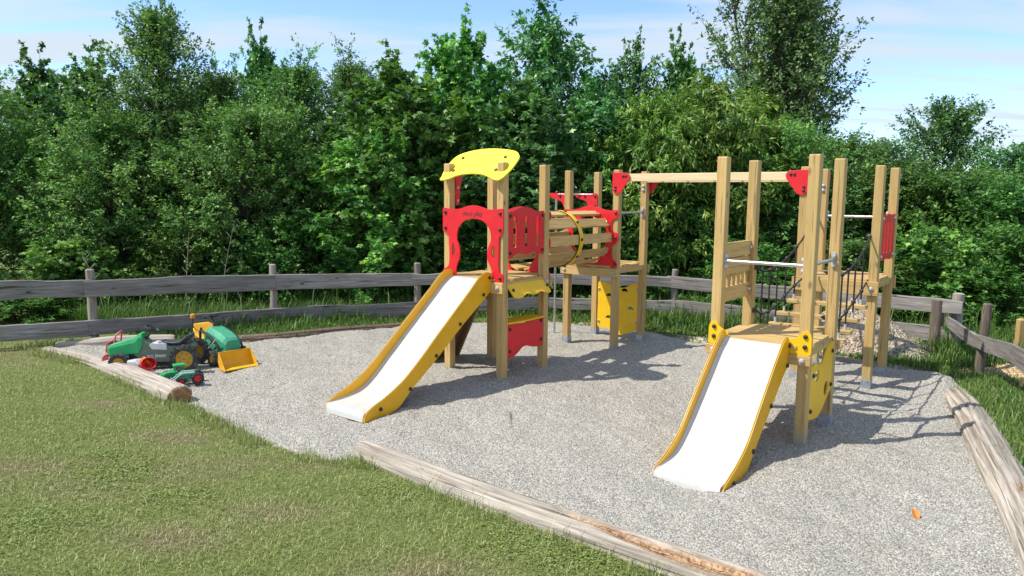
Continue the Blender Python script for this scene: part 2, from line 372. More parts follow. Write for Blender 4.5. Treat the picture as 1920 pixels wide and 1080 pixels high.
# ------------------------------------------------------------------ grass
def gnoise_blades(name, n, box, mask, lo, hi, width, mat, lean=.5, kind='stuff', label=None, clump=None, dk=.62, rk=.12, vk=1.0):
    x = rng.uniform(box[0], box[1], n); y = rng.uniform(box[2], box[3], n); k = mask(x, y)
    x, y = x[k], y[k]; n = len(x); z = ground_z(x, y) - .004
    L = rng.uniform(lo, hi, n) * (.45 + 1.1 * vnoise(x, y, 4, 5, 3)) * (1 + (rng.random(n) < .02) * 1.3)
    if clump is not None: L = L * clump(x, y)
    a = rng.uniform(0, 2 * np.pi, n); ln = rng.uniform(.1, lean, n) + .0; w = width * rng.uniform(.6, 1.3, n) * (.75 + .06 * np.hypot(x, y))
    d = np.stack([np.cos(a), np.sin(a)], 1); s = np.stack([-d[:, 1], d[:, 0]], 1)
    P = np.stack([x, y, z], 1); V = np.zeros((n, 5, 3)); 
    V[:, 0, :2] = s * w[:, None] * .5; V[:, 1, :2] = -V[:, 0, :2]
    mid = d * (ln * L * .35)[:, None]; V[:, 2, :2] = mid + s * w[:, None] * .42; V[:, 3, :2] = mid - s * w[:, None] * .42; V[:, 2:4, 2] = (L * .58)[:, None]
    V[:, 4, :2] = d * (ln * L * 1.1)[:, None]; V[:, 4, 2] = L * (1 - ln * .35)
    V += P[:, None]; b0 = (np.arange(n) * 5)[:, None]
    T = np.concatenate([b0 + [0, 1, 3], b0 + [0, 3, 2], b0 + [2, 3, 4]], 0)
    vr = np.repeat(rng.random(n) * vk, 5); dr = np.repeat(np.clip(dryness(x, y) * dk + (rng.random(n) < rk) * .6, 0, 1), 5)
    o = obj(name, mesh_np(name, V.reshape(-1, 3), T, attrs={'v': vr, 'dry': dr}), mat)
    return tag(o, label, 'grass', None, 'stuff')
def grassmat(nm, cols, dry):
    mt, nt, b = newmat(nm); a1 = nd(nt, 'ShaderNodeAttribute', attribute_name='v'); a2 = nd(nt, 'ShaderNodeAttribute', attribute_name='dry')
    cc = mixc(nt, a2.outputs['Fac'], ramp(nt, a1.outputs['Fac'], cols), ramp(nt, a1.outputs['Fac'], dry)); nt.links.new(cc, b.inputs['Base Color']); b.inputs['Roughness'].default_value = .5; b.inputs['Specular IOR Level'].default_value = .3
    tr = nt.nodes.new('ShaderNodeBsdfTranslucent'); nt.links.new(cc, tr.inputs[0]); ms = nt.nodes.new('ShaderNodeMixShader'); ms.inputs[0].default_value = .3
    nt.links.new(b.outputs[0], ms.inputs[1]); nt.links.new(tr.outputs[0], ms.inputs[2]); nt.links.new(ms.outputs[0], nt.nodes['Material Output'].inputs[0]); return mt
DRYC = [(0, (.24, .20, .10)), (.6, (.46, .40, .23)), (1, (.62, .56, .36))]
GRASS = grassmat('grass_blade', [(0, (.13, .19, .036)), (.5, (.26, .325, .085)), (.85, (.41, .46, .17)), (1, (.60, .60, .32))], DRYC)
GRASS2 = grassmat('tall_grass_blade', [(0, (.05, .11, .02)), (.5, (.11, .215, .04)), (.85, (.20, .32, .07)), (1, (.36, .42, .16))], DRYC)
WEED = True
def lawn_mask(x, y): return (sdist(x, y) > -.02) & (x * .6 + y * .79 < 6.6) & (np.abs(x) < y * .74 + 1.2) & (x < 3) & (rng.random(len(x)) < np.clip(1.35 - .085 * np.hypot(x, y), .2, 1))
gnoise_blades('lawn', 560000, (-8.5, 2.6, 2.2, 11.0), lawn_mask, .016, .036, .0036, GRASS, 1.5, label='short mown lawn with dry brown patches in the foreground')
def weeds(name, n, mat):
    cx = rng.uniform(-5, 1.5, 42); cy = rng.uniform(2.6, 8, 42); k_ = (sdist(cx, cy) > .15) & (cx * .6 + cy * .79 < 4.1); cx, cy = cx[k_], cy[k_]; j = rng.integers(0, len(cx), n); r = rng.uniform(.06, .26, len(cx))
    x = cx[j] + rng.normal(0, 1, n) * r[j]; y = cy[j] + rng.normal(0, 1, n) * r[j]; k_ = sdist(x, y) > .03; x, y = x[k_], y[k_]; n = len(x); z = ground_z(x, y) + rng.uniform(.008, .03, n)
    a = rng.uniform(0, 6.28, n); s_ = rng.uniform(.007, .015, n); d = np.stack([np.cos(a), np.sin(a), rng.uniform(-.3, .4, n)], 1); e = np.stack([-np.sin(a), np.cos(a), rng.uniform(-.3, .3, n)], 1); P = np.stack([x, y, z], 1)
    V = np.stack([P, P + (d * .6 + e * .55) * s_[:, None], P + d * 1.3 * s_[:, None], P + (d * .6 - e * .55) * s_[:, None]], 1); b0 = (np.arange(n) * 4)[:, None]
    T = np.concatenate([b0 + [0, 1, 2], b0 + [0, 2, 3]], 0); tag(obj(name, mesh_np(name, V.reshape(-1, 3), T, attrs={'v': np.repeat(rng.uniform(0, .75, n), 4), 'dry': np.zeros(n * 4)}), mat), 'low clover and weed patches scattered through the foreground lawn', 'weeds', None, 'stuff')
weeds('lawn_weeds', 26000, GRASS)
def edge_mask(x, y): s_ = sdist(x, y); return (s_ > -.03) & (s_ < .30) & (x * .6 + y * .79 < 5.6) & (x < 2.6) & (rng.random(len(x)) < .9) & (vnoise(x, y, 2.5, 66) > .33)
gnoise_blades('grass_tufts', 150000, (-7.5, 2.6, 2.8, 11.), edge_mask, .05, .12, .0045, GRASS, .7, label='longer green grass tufts along the border of the lawn')
def right_mask(x, y): s_ = sdist(x, y); return (s_ > .0) & (x > 2.9) & (x < y * .80 + 1.4) & (y > 3.5)
gnoise_blades('verge_grass', 140000, (2.9, 9.5, 3.5, 11.2), right_mask, .035, .09, .006, GRASS2, .7, label='fresh green grass growing right of the long weathered log', dk=.3, rk=.06, vk=1.0)
def back_mask(x, y): s_ = sdist(x, y); return (s_ > .02) & (y > 8.8) & (np.abs(x) < y * .78 + 1) & ~((x > 5.6) & (y < 9.4)) & (x * .6 + y * .79 > 5.4)
gnoise_blades('tall_grass', 150000, (-11, 10, 9.0, 15.0), back_mask, .10, .30, .010, GRASS2, .6, label='tall uncut grass and weeds below the wooden fence', clump=lambda x, y: np.clip(sdist(x, y) / .9, .3, 1.2), dk=.12, rk=.02, vk=.85)

# ------------------------------------------------------------------ logs
def logmat():
    mt, nt, b = newmat('log_wood'); t = nt.nodes.new('ShaderNodeTexCoord'); oi = nt.nodes.new('ShaderNodeObjectInfo')
    def uvn(sx, sy, sc, det, dist=0):
        mp = nt.nodes.new('ShaderNodeMapping'); mp.inputs['Scale'].default_value = (sx, sy, 1); nt.links.new(t.outputs['UV'], mp.inputs[0])
        cb = nt.nodes.new('ShaderNodeCombineXYZ'); nt.links.new(mth(nt, 'MULTIPLY', oi.outputs['Random'], 37.), cb.inputs[2]); nt.links.new(cb.outputs[0], mp.inputs['Location'])
        return noise(nt, mp.outputs[0], sc, det, .6, dist)
    g = uvn(1.3, 26, 1.5, 6, .5); k = uvn(.55, 52, 1.3, 4, .25); bg_ = uvn(2, 5, 1.2, 4)
    c = ramp(nt, g, [(.28, (.25, .205, .165)), (.5, (.43, .375, .31)), (.72, (.58, .53, .46))])
    c = mixc(nt, ramp(nt, bg_, [(.4, (0, 0, 0)), (.72, (.6, .6, .6))]), c, (.30, .27, .24))
    ck = ramp(nt, k, [(.345, (1, 1, 1)), (.385, (0, 0, 0))]); c = mixc(nt, mth(nt, 'MULTIPLY', ck, .7), c, (.09, .07, .055))
    ac_ = nd(nt, 'ShaderNodeAttribute', attribute_name='crk'); c = mixc(nt, mth(nt, 'MULTIPLY', ac_.outputs['Fac'], .55), c, (.10, .075, .055))
    at = nd(nt, 'ShaderNodeAttribute', attribute_name='rot'); hh = uvn(14, 14, 4, 5)
    hh2 = uvn(2.5, 16, 2, 5); rot = ramp(nt, mth(nt, 'ADD', mth(nt, 'MULTIPLY', hh, .5), mth(nt, 'MULTIPLY', hh2, .5)), [(.38, (.06, .025, .012)), (.47, (.30, .155, .07)), (.56, (.50, .34, .20)), (.66, (.60, .48, .34))]); c = mixc(nt, at.outputs['Fac'], c, rot)
    ad = nd(nt, 'ShaderNodeAttribute', attribute_name='bark'); c = mixc(nt, ad.outputs['Fac'], c, ramp(nt, hh, [(.35, (.05, .03, .02)), (.65, (.2, .13, .09))]))
    nt.links.new(c, b.inputs['Base Color']); b.inputs['Roughness'].default_value = .85; b.inputs['Specular IOR Level'].default_value = .2
    hgt = mth(nt, 'SUBTRACT', mth(nt, 'ADD', g, mth(nt, 'MULTIPLY', hh, .3)), mth(nt, 'MULTIPLY', ck, 1.2)); bump(nt, hgt, .8, .012, b); return mt
LOGM = logmat()
def log(name, path, rad, label, group=None, seed=0, rotf=None, barkf=None, flat=1.0, knob=.12, endmat=True, pos=True, cat='log'):
    P = np.array(cr([tuple(q) for q in path], 14, False)); n = len(P); m_ = 56
    dl = np.linalg.norm(np.diff(P, axis=0), axis=1); s_ = np.concatenate([[0], np.cumsum(dl)]); rs = np.interp(s_, np.linspace(0, s_[-1], len(rad)), rad)
    ns = max(40, int(s_[-1] / .035)); ss = np.linspace(0, s_[-1], ns); C_ = np.stack([np.interp(ss, s_, P[:, i]) for i in range(3)], 1); rr = np.interp(ss, s_, rs)
    T = np.gradient(C_, axis=0); T /= np.linalg.norm(T, axis=1)[:, None]; side = np.cross(T, [0, 0, 1]); side /= np.linalg.norm(side, axis=1)[:, None]; upv = np.cross(side, T)
    ang = np.linspace(0, 2 * np.pi, m_, endpoint=False); SS, AA = np.meshgrid(ss, ang, indexing='ij')
    ca, sa = np.cos(AA), np.sin(AA)
    w = vnoise(SS * 1.1 + seed * 7, AA * 4.0 + 3, 1, seed, 3) - .5; crk = np.clip(.42 - vnoise(SS * .7 + seed, AA * 9 + SS * .35, 1, seed + 9, 2), 0, .15) / .15
    rad_ = rr[:, None] * (1 + w * knob * 2 - crk * .13) + (vnoise(SS * .8, SS * 0 + seed, 1, seed + 4) - .5) * .03
    rf = rotf(SS / s_[-1], AA) if rotf else np.zeros_like(SS); rad_ = rad_ * (1 - rf * .30 * (.6 + .8 * vnoise(SS * 12, AA * 9, 1, seed + 5, 2)))
    bf = barkf(SS / s_[-1], AA) if barkf else np.zeros_like(SS)
    rad_[0] *= .9; rad_[-1] *= .9
    V = C_[:, None] + side[:, None] * (ca * rad_)[..., None] + upv[:, None] * (sa * rad_ * flat)[..., None]
    idx = np.arange(ns * m_).reshape(ns, m_); i2 = np.roll(idx, -1, 1)
    F = np.stack([idx[:-1].ravel(), i2[:-1].ravel(), i2[1:].ravel(), idx[1:].ravel()], 1)
    Vs = V.reshape(-1, 3); o0 = C_.mean(0); o0[2] = 0
    uv = np.stack([SS.ravel(), np.where(AA < np.pi, AA, 2 * np.pi - AA).ravel() * .16], 1)
    me = mesh_np(name, Vs - o0, F, uv=uv, attrs={'rot': rf.ravel(), 'bark': bf.ravel(), 'crk': crk.ravel()}, smooth=True)
    o = obj(name, me, LOGM, None, tuple(o0)); tag(o, label, cat, group)
    for e, nm in ((0, 0), (-1, 1)):
        mb = MB(); c0 = C_[e] - T[e] * (.0 if e else 0) - o0; ring = V[e] - o0; dirn = T[e] * (1 if e else -1)
        vs = [tuple(c0 + dirn * .012)]; fs = []
        for f_, off in ((.5, .012), (.86, .010), (1.0, 0.0)):
            for k in range(m_): vs.append(tuple(c0 + (ring[k] - c0) * f_ + dirn * off))
        for k in range(m_):
            k2 = (k + 1) % m_; fs.append((0, 1 + k, 1 + k2))
            for j in range(2): fs.append((1 + j * m_ + k, 1 + (j + 1) * m_ + k, 1 + (j + 1) * m_ + k2, 1 + j * m_ + k2))
        mb.add(vs, fs); mb.build('cut_end', ENDG, o)
    return o
mt, nt, b = newmat('log_end'); t = nt.nodes.new('ShaderNodeTexCoord')
v = objvec(nt, (1, 1, 1)); g = noise(nt, v, 22, 5, .7, 1.5); g2 = noise(nt, v, 5, 4)
c = ramp(nt, mth(nt, 'ADD', mth(nt, 'MULTIPLY', g, .6), mth(nt, 'MULTIPLY', g2, .4)), [(.35, (.09, .038, .018)), (.5, (.34, .18, .08)), (.62, (.56, .35, .19))])
nt.links.new(c, b.inputs['Base Color']); b.inputs['Roughness'].default_value = .9; bump(nt, g, .9, .02, b); ENDG = mt
log('border_log', [(-6.62, 10.30, -.02), (-5.7, 9.66, 0), (-4.7, 8.80, .02), (-3.56, 7.72, .055)], [.10, .12, .145, .155], 'pale debarked border log beside the toy tractors with a dark brown cut end', seed=3, flat=.9)
log('border_log', [(-1.27, 6.13, .03), (-.45, 5.38, .03), (.45, 4.62, .035), (1.35, 3.90, .04), (2.3, 3.25, .05)], [.105, .12, .125, .13, .13], 'long pale border log in the foreground split open with rotten orange wood', seed=11,
    rotf=lambda u, a: np.clip(1.3 - np.abs(a - 1.42 - .22 * np.sin(u * 17)) / (.20 + .40 * np.clip((u - .46) * 3, 0, 1)), 0, 1) * np.clip((u - .45) / .03, 0, 1) + np.clip(1 - np.hypot((u - .0) / .03, (a - 2.2) / .8), 0, 1) * .8)
log('border_log', [(5.52, 9.2, -.17), (5.3, 8.68, -.05), (4.82, 7.51, .0), (4.47, 6.76, .01), (4.13, 6.02, .01), (3.84, 5.38, .01), (3.60, 4.9, .01), (3.36, 4.42, .01), (3.12, 3.9, .01), (2.95, 3.3, .01)], [.14, .16, .16, .155, .15, .14], 'thick grey weathered log along the right edge of the gravel with fine cracks', seed=23, flat=.56,
    rotf=lambda u, a: np.clip(1.1 - np.hypot((u - .66) / .035, (a - 1.9) / .5), 0, 1) + np.clip(1 - np.hypot((u - .79) / .06, (a - 2.9) / .5), 0, 1) * .5, knob=.09)
log('border_log', [(-6.6, 10.52, .0), (-5.9, 10.72, .03), (-5.1, 10.97, .02)], [.09, .10, .09], 'short grey log lying in the back left corner of the gravel', seed=31)
log('border_log', [(-4.5, 11.08, -.03), (-3.6, 11.45, -.02), (-2.6, 12.15, -.02), (-1.4, 12.82, -.03)], [.085, .09, .09, .08], 'low reddish brown bark covered log along the back edge of the gravel', seed=37, barkf=lambda u, a: np.ones_like(u) * .85)
log('border_log', [(1.2, 12.85, -.05), (2.25, 12.28, -.045), (2.95, 11.52, -.045), (3.9, 10.85, -.045)], [.065, .065, .07, .06], 'thin pale log half buried along the back edge behind the yellow climbing panel', seed=41)
log('border_log', [(4.3, 10.52, -.03), (4.75, 10.08, -.02), (5.15, 9.68, -.02), (5.5, 9.36, -.04)], [.055, .055, .055, .05], 'thin pale edging log between the gravel and the rubble heap', seed=43)
# ------------------------------------------------------------------ fence
def rail(root, A, B, za, zb, seed, th=.045, off=.075, sag=None, mat=None, name='rail', cut=(0, 0)):
    A = Vector((*A, 0)); B = Vector((*B, 0)); d = (B - A); L = d.length; d.normalize(); nrm = Vector((d.y, -d.x, 0))
    if nrm.y > 0: nrm = -nrm
    n = max(8, int(L / .07)); t = np.linspace(0, 1, n + 1); x = t * L
    top = za[0] + (zb[0] - za[0]) * t + (vnoise(x * 1.0 + seed * 3, x * 0 + seed, 1.3, seed, 3) - .5) * .07
    bot = za[1] + (zb[1] - za[1]) * t + (vnoise(x * 1.0 + seed * 5, x * 0 + seed + 7, 1.1, seed + 3, 3) - .5) * .06
    yo = (vnoise(x + seed, x * 0, .8, seed + 8, 2) - .5) * .03
    if sag is not None:
        sg = np.array([sag(q) for q in t]); top = top + sg[:, 0]; bot = bot + sg[:, 0]; yo = yo + sg[:, 1]
    mb = MB(); vs = []
    for i in range(n + 1):
        xt = x[i] + (cut[0] if i == 0 else cut[1] if i == n else 0)
        c_ = .008
        for (xx, zz_, yy) in ((xt, top[i], th / 2 - c_), (xt, top[i] - c_, th / 2), (x[i], (top[i] + bot[i]) / 2 , th / 2 + .004), (x[i], bot[i] + c_, th / 2), (x[i], bot[i], th / 2 - c_), (x[i], bot[i], -th / 2), (xt, top[i], -th / 2)):
            vs.append((xx, yy + yo[i], zz_))
    k = 7; fs = []
    for i in range(n):
        for j in range(k): j2 = (j + 1) % k; fs.append((i * k + j, i * k + j2, (i + 1) * k + j2, (i + 1) * k + j))
    fs += [tuple(range(k))[::-1], tuple(n * k + j for j in range(k))]
    mb.add(vs, fs); o = mb.build(name, mat or GX, root)
    # local frame : x along the board, +y towards the lawn
    M = Matrix((d, nrm, Vector((0, 0, 1)))).transposed().to_4x4(); M.translation = A + nrm * off - root.location
    o.matrix_local = M; return o
FP = [(-9.0, 9.25), (-6.3, 10.95), (-4.07, 12.48), (-1.7, 13.2), (.6, 13.6), (2.95, 13.3), (4.75, 12.1), (6.28, 10.42)]
fence = empty('rail_fence', (-1.7, 13.2, 0), 0, 'long weathered grey two rail wooden fence running behind the whole play area', 'fence')
FO = Vector((-1.7, 13.2, 0))
RT = [(1.03, .765, .37, .15), (.96, .69, .335, .115), (.887, .612, .315, .065), (.855, .635, .33, .075), (.83, .64, .385, .185), (.815, .61, .375, .15), (.765, .55, .375, .12), (.82, .62, .43, .2)]
posts = [(0, 1.10, .07), (1, 1.09, .065), (2, 1.04, .06), (3, 1.02, .062), (4, .98, .06), (5, .93, .06), (6, .90, .06)]
def round_post(root, x, y, z1, r, seed, mat=GZ, lean=(0, 0), name='post', z0=-.3):
    mb = MB(); n = 9; rg = random.Random(seed)
    pts = []; rs = []
    for i in range(n): t = i / (n - 1); pts.append((lean[0] * t + rg.uniform(-.006, .006), lean[1] * t + rg.uniform(-.006, .006), z0 + (z1 - z0) * t)); rs.append(r * (1.06 - .1 * t) * rg.uniform(.96, 1.04))
    pts.append((pts[-1][0], pts[-1][1], z1 + .012)); rs.append(r * .75)
    mb.tube(pts, rs, 12); o = mb.build(name, mat, root, smooth=True); o.location = Vector((x, y, 0)) - root.location; return o
for i, z1, r in posts: round_post(fence, FP[i][0], FP[i][1], z1, r, i)
round_post(fence, 6.12, 10.50, .80, .085, 21, DKZ); round_post(fence, 6.36, 10.42, .90, .075, 22, GZ)
for i in range(7):
    a, b_ = RT[i], RT[i + 1]
    A = Vector(FP[i]); B = Vector(FP[i + 1]); dd = (B - A).normalized()
    e0 = -.12 if i == 6 else -.13; e1 = .06
    if i == 6: e1 = .12
    o1 = .075 + (.012 if i % 2 else 0)
    rail(fence, A + dd * (-.10), B + dd * (.0 if i < 6 else .16), (a[0], a[1]), (b_[0], b_[1]), 100 + i, off=o1 + .01, th=.045)
    rail(fence, A + dd * (-.07), B + dd * (-.03 if i < 6 else .0), (a[2], a[3]), (b_[2], b_[3]), 200 + i, off=o1, cut=(0, 0 if i < 6 else -.08))
f2 = empty('rail_fence', (5.99, 9.2, 0), 0, 'short side fence of one sagging grey slab on a leaning post at the right', 'fence')
round_post(f2, 5.95, 9.22, .92, .055, 33, DKZ, lean=(.07, .02))
rail(f2, (6.24, 10.40), (5.42, 7.55), (.575, .44), (.635, .41), 301, off=-.02, th=.05, sag=lambda t: (-.10 * math.sin(math.pi * min(1, t * 1.25)) * .8 + .02, .05 * math.sin(3 * t)), cut=(.0, 0))
sp_ = MB(); sp_.box(-.045, -.045, -.3, .045, .045, .60); sp_.add([(-.045, -.045, .60), (.045, -.045, .60), (.045, .045, .60), (-.045, .045, .60), (0, 0, .63)], [(0, 1, 4), (1, 2, 4), (2, 3, 4), (3, 0, 4)])
tag(sp_.build('wooden_post', WZ, None, loc=(7.0, 10.0, 0)), 'new square orange pine post standing behind the side fence slab', 'post')
st_ = MB(); st_.obox((0, 0, .04), (.02, .004, .09), (.002, .018, 0), (-.014, 0, .004))
tag(st_.build('wooden_stake', wood('raw_stake', 'z', [(.5, .25, .1), (.62, .36, .17), (.72, .5, .3), (.55, .32, .15)]), None, loc=(6.0, 8.48, .03)), 'short split wooden stake leaning in the grass at the right edge', 'stake')

# ------------------------------------------------------------------ climbing frame
s_, vm, K_ = .8427, 2.6895, 2.6394
Ea = s_ + K_; Ga = 2 * s_ + K_; Bb = .9061; Ab = .0634; HP = 2.623; w = .05
PF = empty('playground_climbing_frame', (OX, OY, 0), TH, 'pine climbing frame with red and yellow panels, two white slides and a rope bridge', 'climbing frame')
def postmesh():
    c = .006; mb = MB(); q = [(-w + c, -w), (w - c, -w), (w, -w + c), (w, w - c), (w - c, w), (-w + c, w), (-w, w - c), (-w, -w + c)]
    top = [(x * .92, y * .92) for x, y in q]
    vs = [(x, y, -.14) for x, y in q] + [(x, y, HP - .012) for x, y in q] + [(x, y, HP) for x, y in top]; k = 8; fs = []
    for L_ in (0, 1):
        for j in range(k): j2 = (j + 1) % k; fs.append((L_ * k + j, L_ * k + j2, (L_ + 1) * k + j2, (L_ + 1) * k + j))
    fs += [tuple(range(16, 24)), tuple(range(8))[::-1]]; return mb.add(vs, fs).mesh('post')
pm = postmesh(); foot = MB(); foot.box(-w - .004, -w - .004, -.35, w + .004, w + .004, .07); fm = foot.mesh('metal_foot')
PP = dict(L1=(0, 0), L3=(s_, 0), L2=(0, s_), L4=(s_, s_), M1=(0, vm), M3=(s_, vm), M2=(0, vm + s_), M4=(s_, vm + s_), E=(Ea, vm), F=(Ea, vm + s_), G=(Ga, vm), H=(Ga, vm + s_), B=(Ea, Bb), D=(Ga, Bb), A=(Ea, Ab), C=(Ga, Ab))
for k_, (a, b_) in PP.items():
    lift = {'L1': -.04, 'L3': -.04, 'L4': -.02, 'L2': -.03, 'M3': -.05, 'C': -.09, 'A': -.09, 'E': -.02, 'F': -.02}.get(k_, 0)
    o = obj('post', pm, WZ, PF, (a, b_, 0)); 
    if lift: o.location.z = 0
    ft = obj('metal_foot', fm, GALV, o, (0, 0, -.0 + (lift * 1.2)))
# make the posts reach the ground where no foot shows
# bolt caps
def capmesh(d):
    mb = MB(); ax = d[-1]; sg = -1 if d[0] == '-' else 1
    pr = [(.021, 0), (.021, .008), (.0185, .014), (.011, .0185), (.001, .020)]
    mb.lathe([(r, h * sg) for r, h in pr], (0, 0, 0), ax, 14); return mb.mesh('bolt', True)
CM = {d: capmesh(d) for d in ('-y', 'y', 'x', '-x')}
CMS = {k: v.copy() for k, v in CM.items()}; CMG = {k: v.copy() for k, v in CM.items()}
for v in CM.values(): v.materials.append(BLACK)
for v in CMS.values(): v.materials.append(STEEL)
for v in CMG.values(): v.materials.append(CAPG)
def bolts(parent, d, pts, kind='k', sc=1.0):
    for q in pts:
        o = bpy.data.objects.new('bolt', {'k': CM, 's': CMS, 'g': CMG}[kind][d]); link(o); o.parent = parent; o.location = q; o.scale = (sc,) * 3
XA, YA, ZA = Vector((1, 0, 0)), Vector((0, 1, 0)), Vector((0, 0, 1))
def pan_b(name, outline, b0, mat, holes=(), th=.018, parent=PF, bevel=.003):  # panel in a plane of constant b, front face at b0
    return MB().prism(outline, (0, b0, 0), XA, ZA, YA, 0, th, holes).build(name, mat, parent, bevel=bevel)
def pan_a(name, outline, a0, mat, holes=(), th=.018, parent=PF, bevel=.003):  # panel in a plane of constant a, outer face at a0
    return MB().prism(outline, (a0, 0, 0), YA, ZA, -XA, 0, th, holes).build(name, mat, parent, bevel=bevel)
def bar(name, p0, p1, r=.017, mat=None, parent=PF): return MB().tube([p0, p1], r, 14).build(name, mat or STEEL, parent, smooth=True)
def beam(name, x0, y0, z0, x1, y1, z1, mat, parent=PF): return MB().box(x0, y0, z0, x1, y1, z1).build(name, mat, parent, bevel=.005)
def deck(a0, b0, top, ext=0):
    """boards across u, lying on bearers outside and between the posts"""
    d = MB(); x0, x1 = a0 - .045, a0 + s_ + .045; n = 8; yy0, yy1 = b0 - .085, b0 + s_ + .085; wd = (yy1 - yy0) / n
    for i in range(n):
        ya, yb = yy0 + i * wd + .004, yy0 + (i + 1) * wd - .004
        if i in (0, n - 1): d.box(a0 - .045 + .1, ya, top - .028, a0 + s_ - .055, yb, top)
        elif ya < b0 + .05 or yb > b0 + s_ - .05: d.box(a0 + .055, ya, top - .028, a0 + s_ - .055, yb, top)
        else: d.box(x0 + .012, ya, top - .028, x1 - .012, yb, top)
    dk = d.build('deck', WX, PF, bevel=.003); return dk
def tower_frame(a0, b0, top, fz=(-.165, -.035), front=True, back=True, sidez=.085):
    """front and back bearers run outside the posts, side bearers sit between them"""
    dk = deck(a0, b0, top)
    if front:
        f_ = beam('bearer', a0 - .075, b0 - .095, top + fz[0], a0 + s_ + .075, b0 - .052, top + fz[1], WX); bolts(f_, '-y', [(a0 + .0, b0 - .095, top + sum(fz) / 2), (a0 + s_, b0 - .095, top + sum(fz) / 2)], 'g', 1.15)
    if back: beam('bearer', a0 - .075, b0 + s_ + .052, top + fz[0], a0 + s_ + .075, b0 + s_ + .095, top + fz[1], WX)
    for q in (a0 - .015, a0 + s_ - .015): beam('bearer', q, b0 + .052, top - .03 - sidez, q + .045, b0 + s_ - .052, top - .03, WY)
tower_frame(0, 0, 1.255); tower_frame(0, vm, 1.225); tower_frame(Ea, vm, 1.285, fz=(-.185, -.02)); tower_frame(Ea, Ab, .905, fz=(-.175, -.085), front=True)

# left tower : arch panel, roof, side panels
arch = [(-.045, 2.075), (-.02, 2.085), (.10, 2.072), (.23, 2.078), (.34, 2.108), (.44, 2.121), (.55, 2.108), (.67, 2.078), (.78, 2.075), (.88, 2.088), (.905, 2.07), (.908, 1.95), (.905, 1.82), (.89, 1.79), (.86, 1.77), (.845, 1.74), (.842, 1.60), (.838, 1.45), (.845, 1.365), (.86, 1.335), (.895, 1.32), (.908, 1.30), (.908, 1.235), (.895, 1.218), (.80, 1.215), (.76, 1.225), (.74, 1.26), (.735, 1.34),
        (.715, 1.40), (.675, 1.47), (.665, 1.56), (.685, 1.64), (.715, 1.69), (.722, 1.76), (.70, 1.84), (.65, 1.90), (.58, 1.945), (.455, 1.962), (.33, 1.945), (.255, 1.90), (.205, 1.84), (.183, 1.76), (.188, 1.69), (.215, 1.64), (.232, 1.56), (.222, 1.47), (.185, 1.40), (.17, 1.34), (.165, 1.26), (.14, 1.225), (.10, 1.215), (0, 1.215), (-.035, 1.22), (-.048, 1.24), (-.045, 1.30), (-.03, 1.33), (.03, 1.36), (.052, 1.40), (.06, 1.5), (.055, 1.65), (.052, 1.73), (.03, 1.765), (-.01, 1.78), (-.04, 1.80), (-.047, 1.84), (-.047, 1.97)]
hs = [cr([(.128, 1.66), (.150, 1.62), (.158, 1.57), (.150, 1.53), (.122, 1.50), (.108, 1.52), (.106, 1.58), (.112, 1.645)], 3), cr([(.765, 1.655), (.735, 1.62), (.728, 1.57), (.738, 1.53), (.765, 1.50), (.782, 1.52), (.785, 1.58), (.78, 1.645)], 3)]
ap = pan_b('arch_panel', cr(arch, 3), -.071, RED, hs); bolts(ap, '-y', [(0, -.071, 2.03), (0, -.071, 1.84), (.86, -.071, 2.03), (.86, -.071, 1.84), (0, -.071, 1.27), (.865, -.071, 1.27)])
def text(body, size, parent, loc, rot, mat, name='lettering', ex=.0012, shear=0, bold=0.0, sx=1.0):
    cu = bpy.data.curves.new('t', 'FONT'); cu.body = body; cu.size = size; cu.extrude = ex; cu.shear = shear; cu.align_x = 'CENTER'; cu.align_y = 'CENTER'; cu.offset = bold; cu.resolution_u = 3
    t = bpy.data.objects.new('t', cu); link(t); bpy.context.view_layer.update()
    me = bpy.data.meshes.new_from_object(t.evaluated_get(bpy.context.evaluated_depsgraph_get())); bpy.data.objects.remove(t)
    me.materials.clear(); o = obj(name, me, mat, parent, loc, rot); o.scale = (sx, 1, 1); return o
text('vinci play', .085, ap, (.435, -.0725, 2.022), (R(90), 0, 0), plastic('letter_dark', (.22, .03, .03), .5), bold=.0012)
roof = [(-.037, .06 - .155), (-.02, -.152 + .0), (.10, -.137), (.21, -.085), (.38, -.064), (.556, -.074), (.71, -.113), (.821, -.151), (.898, -.159), (.944, -.109), (.975, 0), (.968, .134), (.931, .188), (.831, .245), (.589, .286), (.329, .296), (.095, .264), (-.047, .204), (-.085, .10), (-.072, -.02)]
k2 = .86; sl = math.sqrt(1 + k2 * k2); Vr = Vector((0, 1 / sl, k2 / sl)); Nr = Vector((0, k2 / sl, -1 / sl))
rp_ = MB().prism([(a, (b_ + .03) * sl) for a, b_ in cr(roof, 4)], (0, -.03, 2.53), XA, Vr, Nr, 0, .018).build('roof_panel', LEMON, PF, bevel=.003)
md = None
for (a, b_) in ((.085, .16), (.09, -.025), (.757, .155), (.757, -.025)):
    o = bpy.data.objects.new('bolt', CM['-y']); link(o); o.parent = rp_; q = Vector((0, -.03, 2.53)) + XA * a + Vr * ((b_ + .03) * sl); o.location = q; o.rotation_euler = (-(math.pi / 2 - math.atan(k2)), 0, 0)
for a in (.068, s_ - .05):
    br = cr([(.052, 2.13), (.085, 2.115), (.112, 2.15), (.118, 2.28), (.15, 2.42), (.20, 2.62), (.18, 2.69), (.05, 2.57), (.02, 2.50), (.052, 2.40), (.052, 2.25)], 3)
    q = pan_a('roof_bracket', [(b_ - .0, z) for b_, z in br], a, RED); bolts(q, 'x', [(.075, .0, 0)][:0])
    for z in (2.17, 2.33): bolts(q, 'x', [(a, .075, z)], 's', .9)
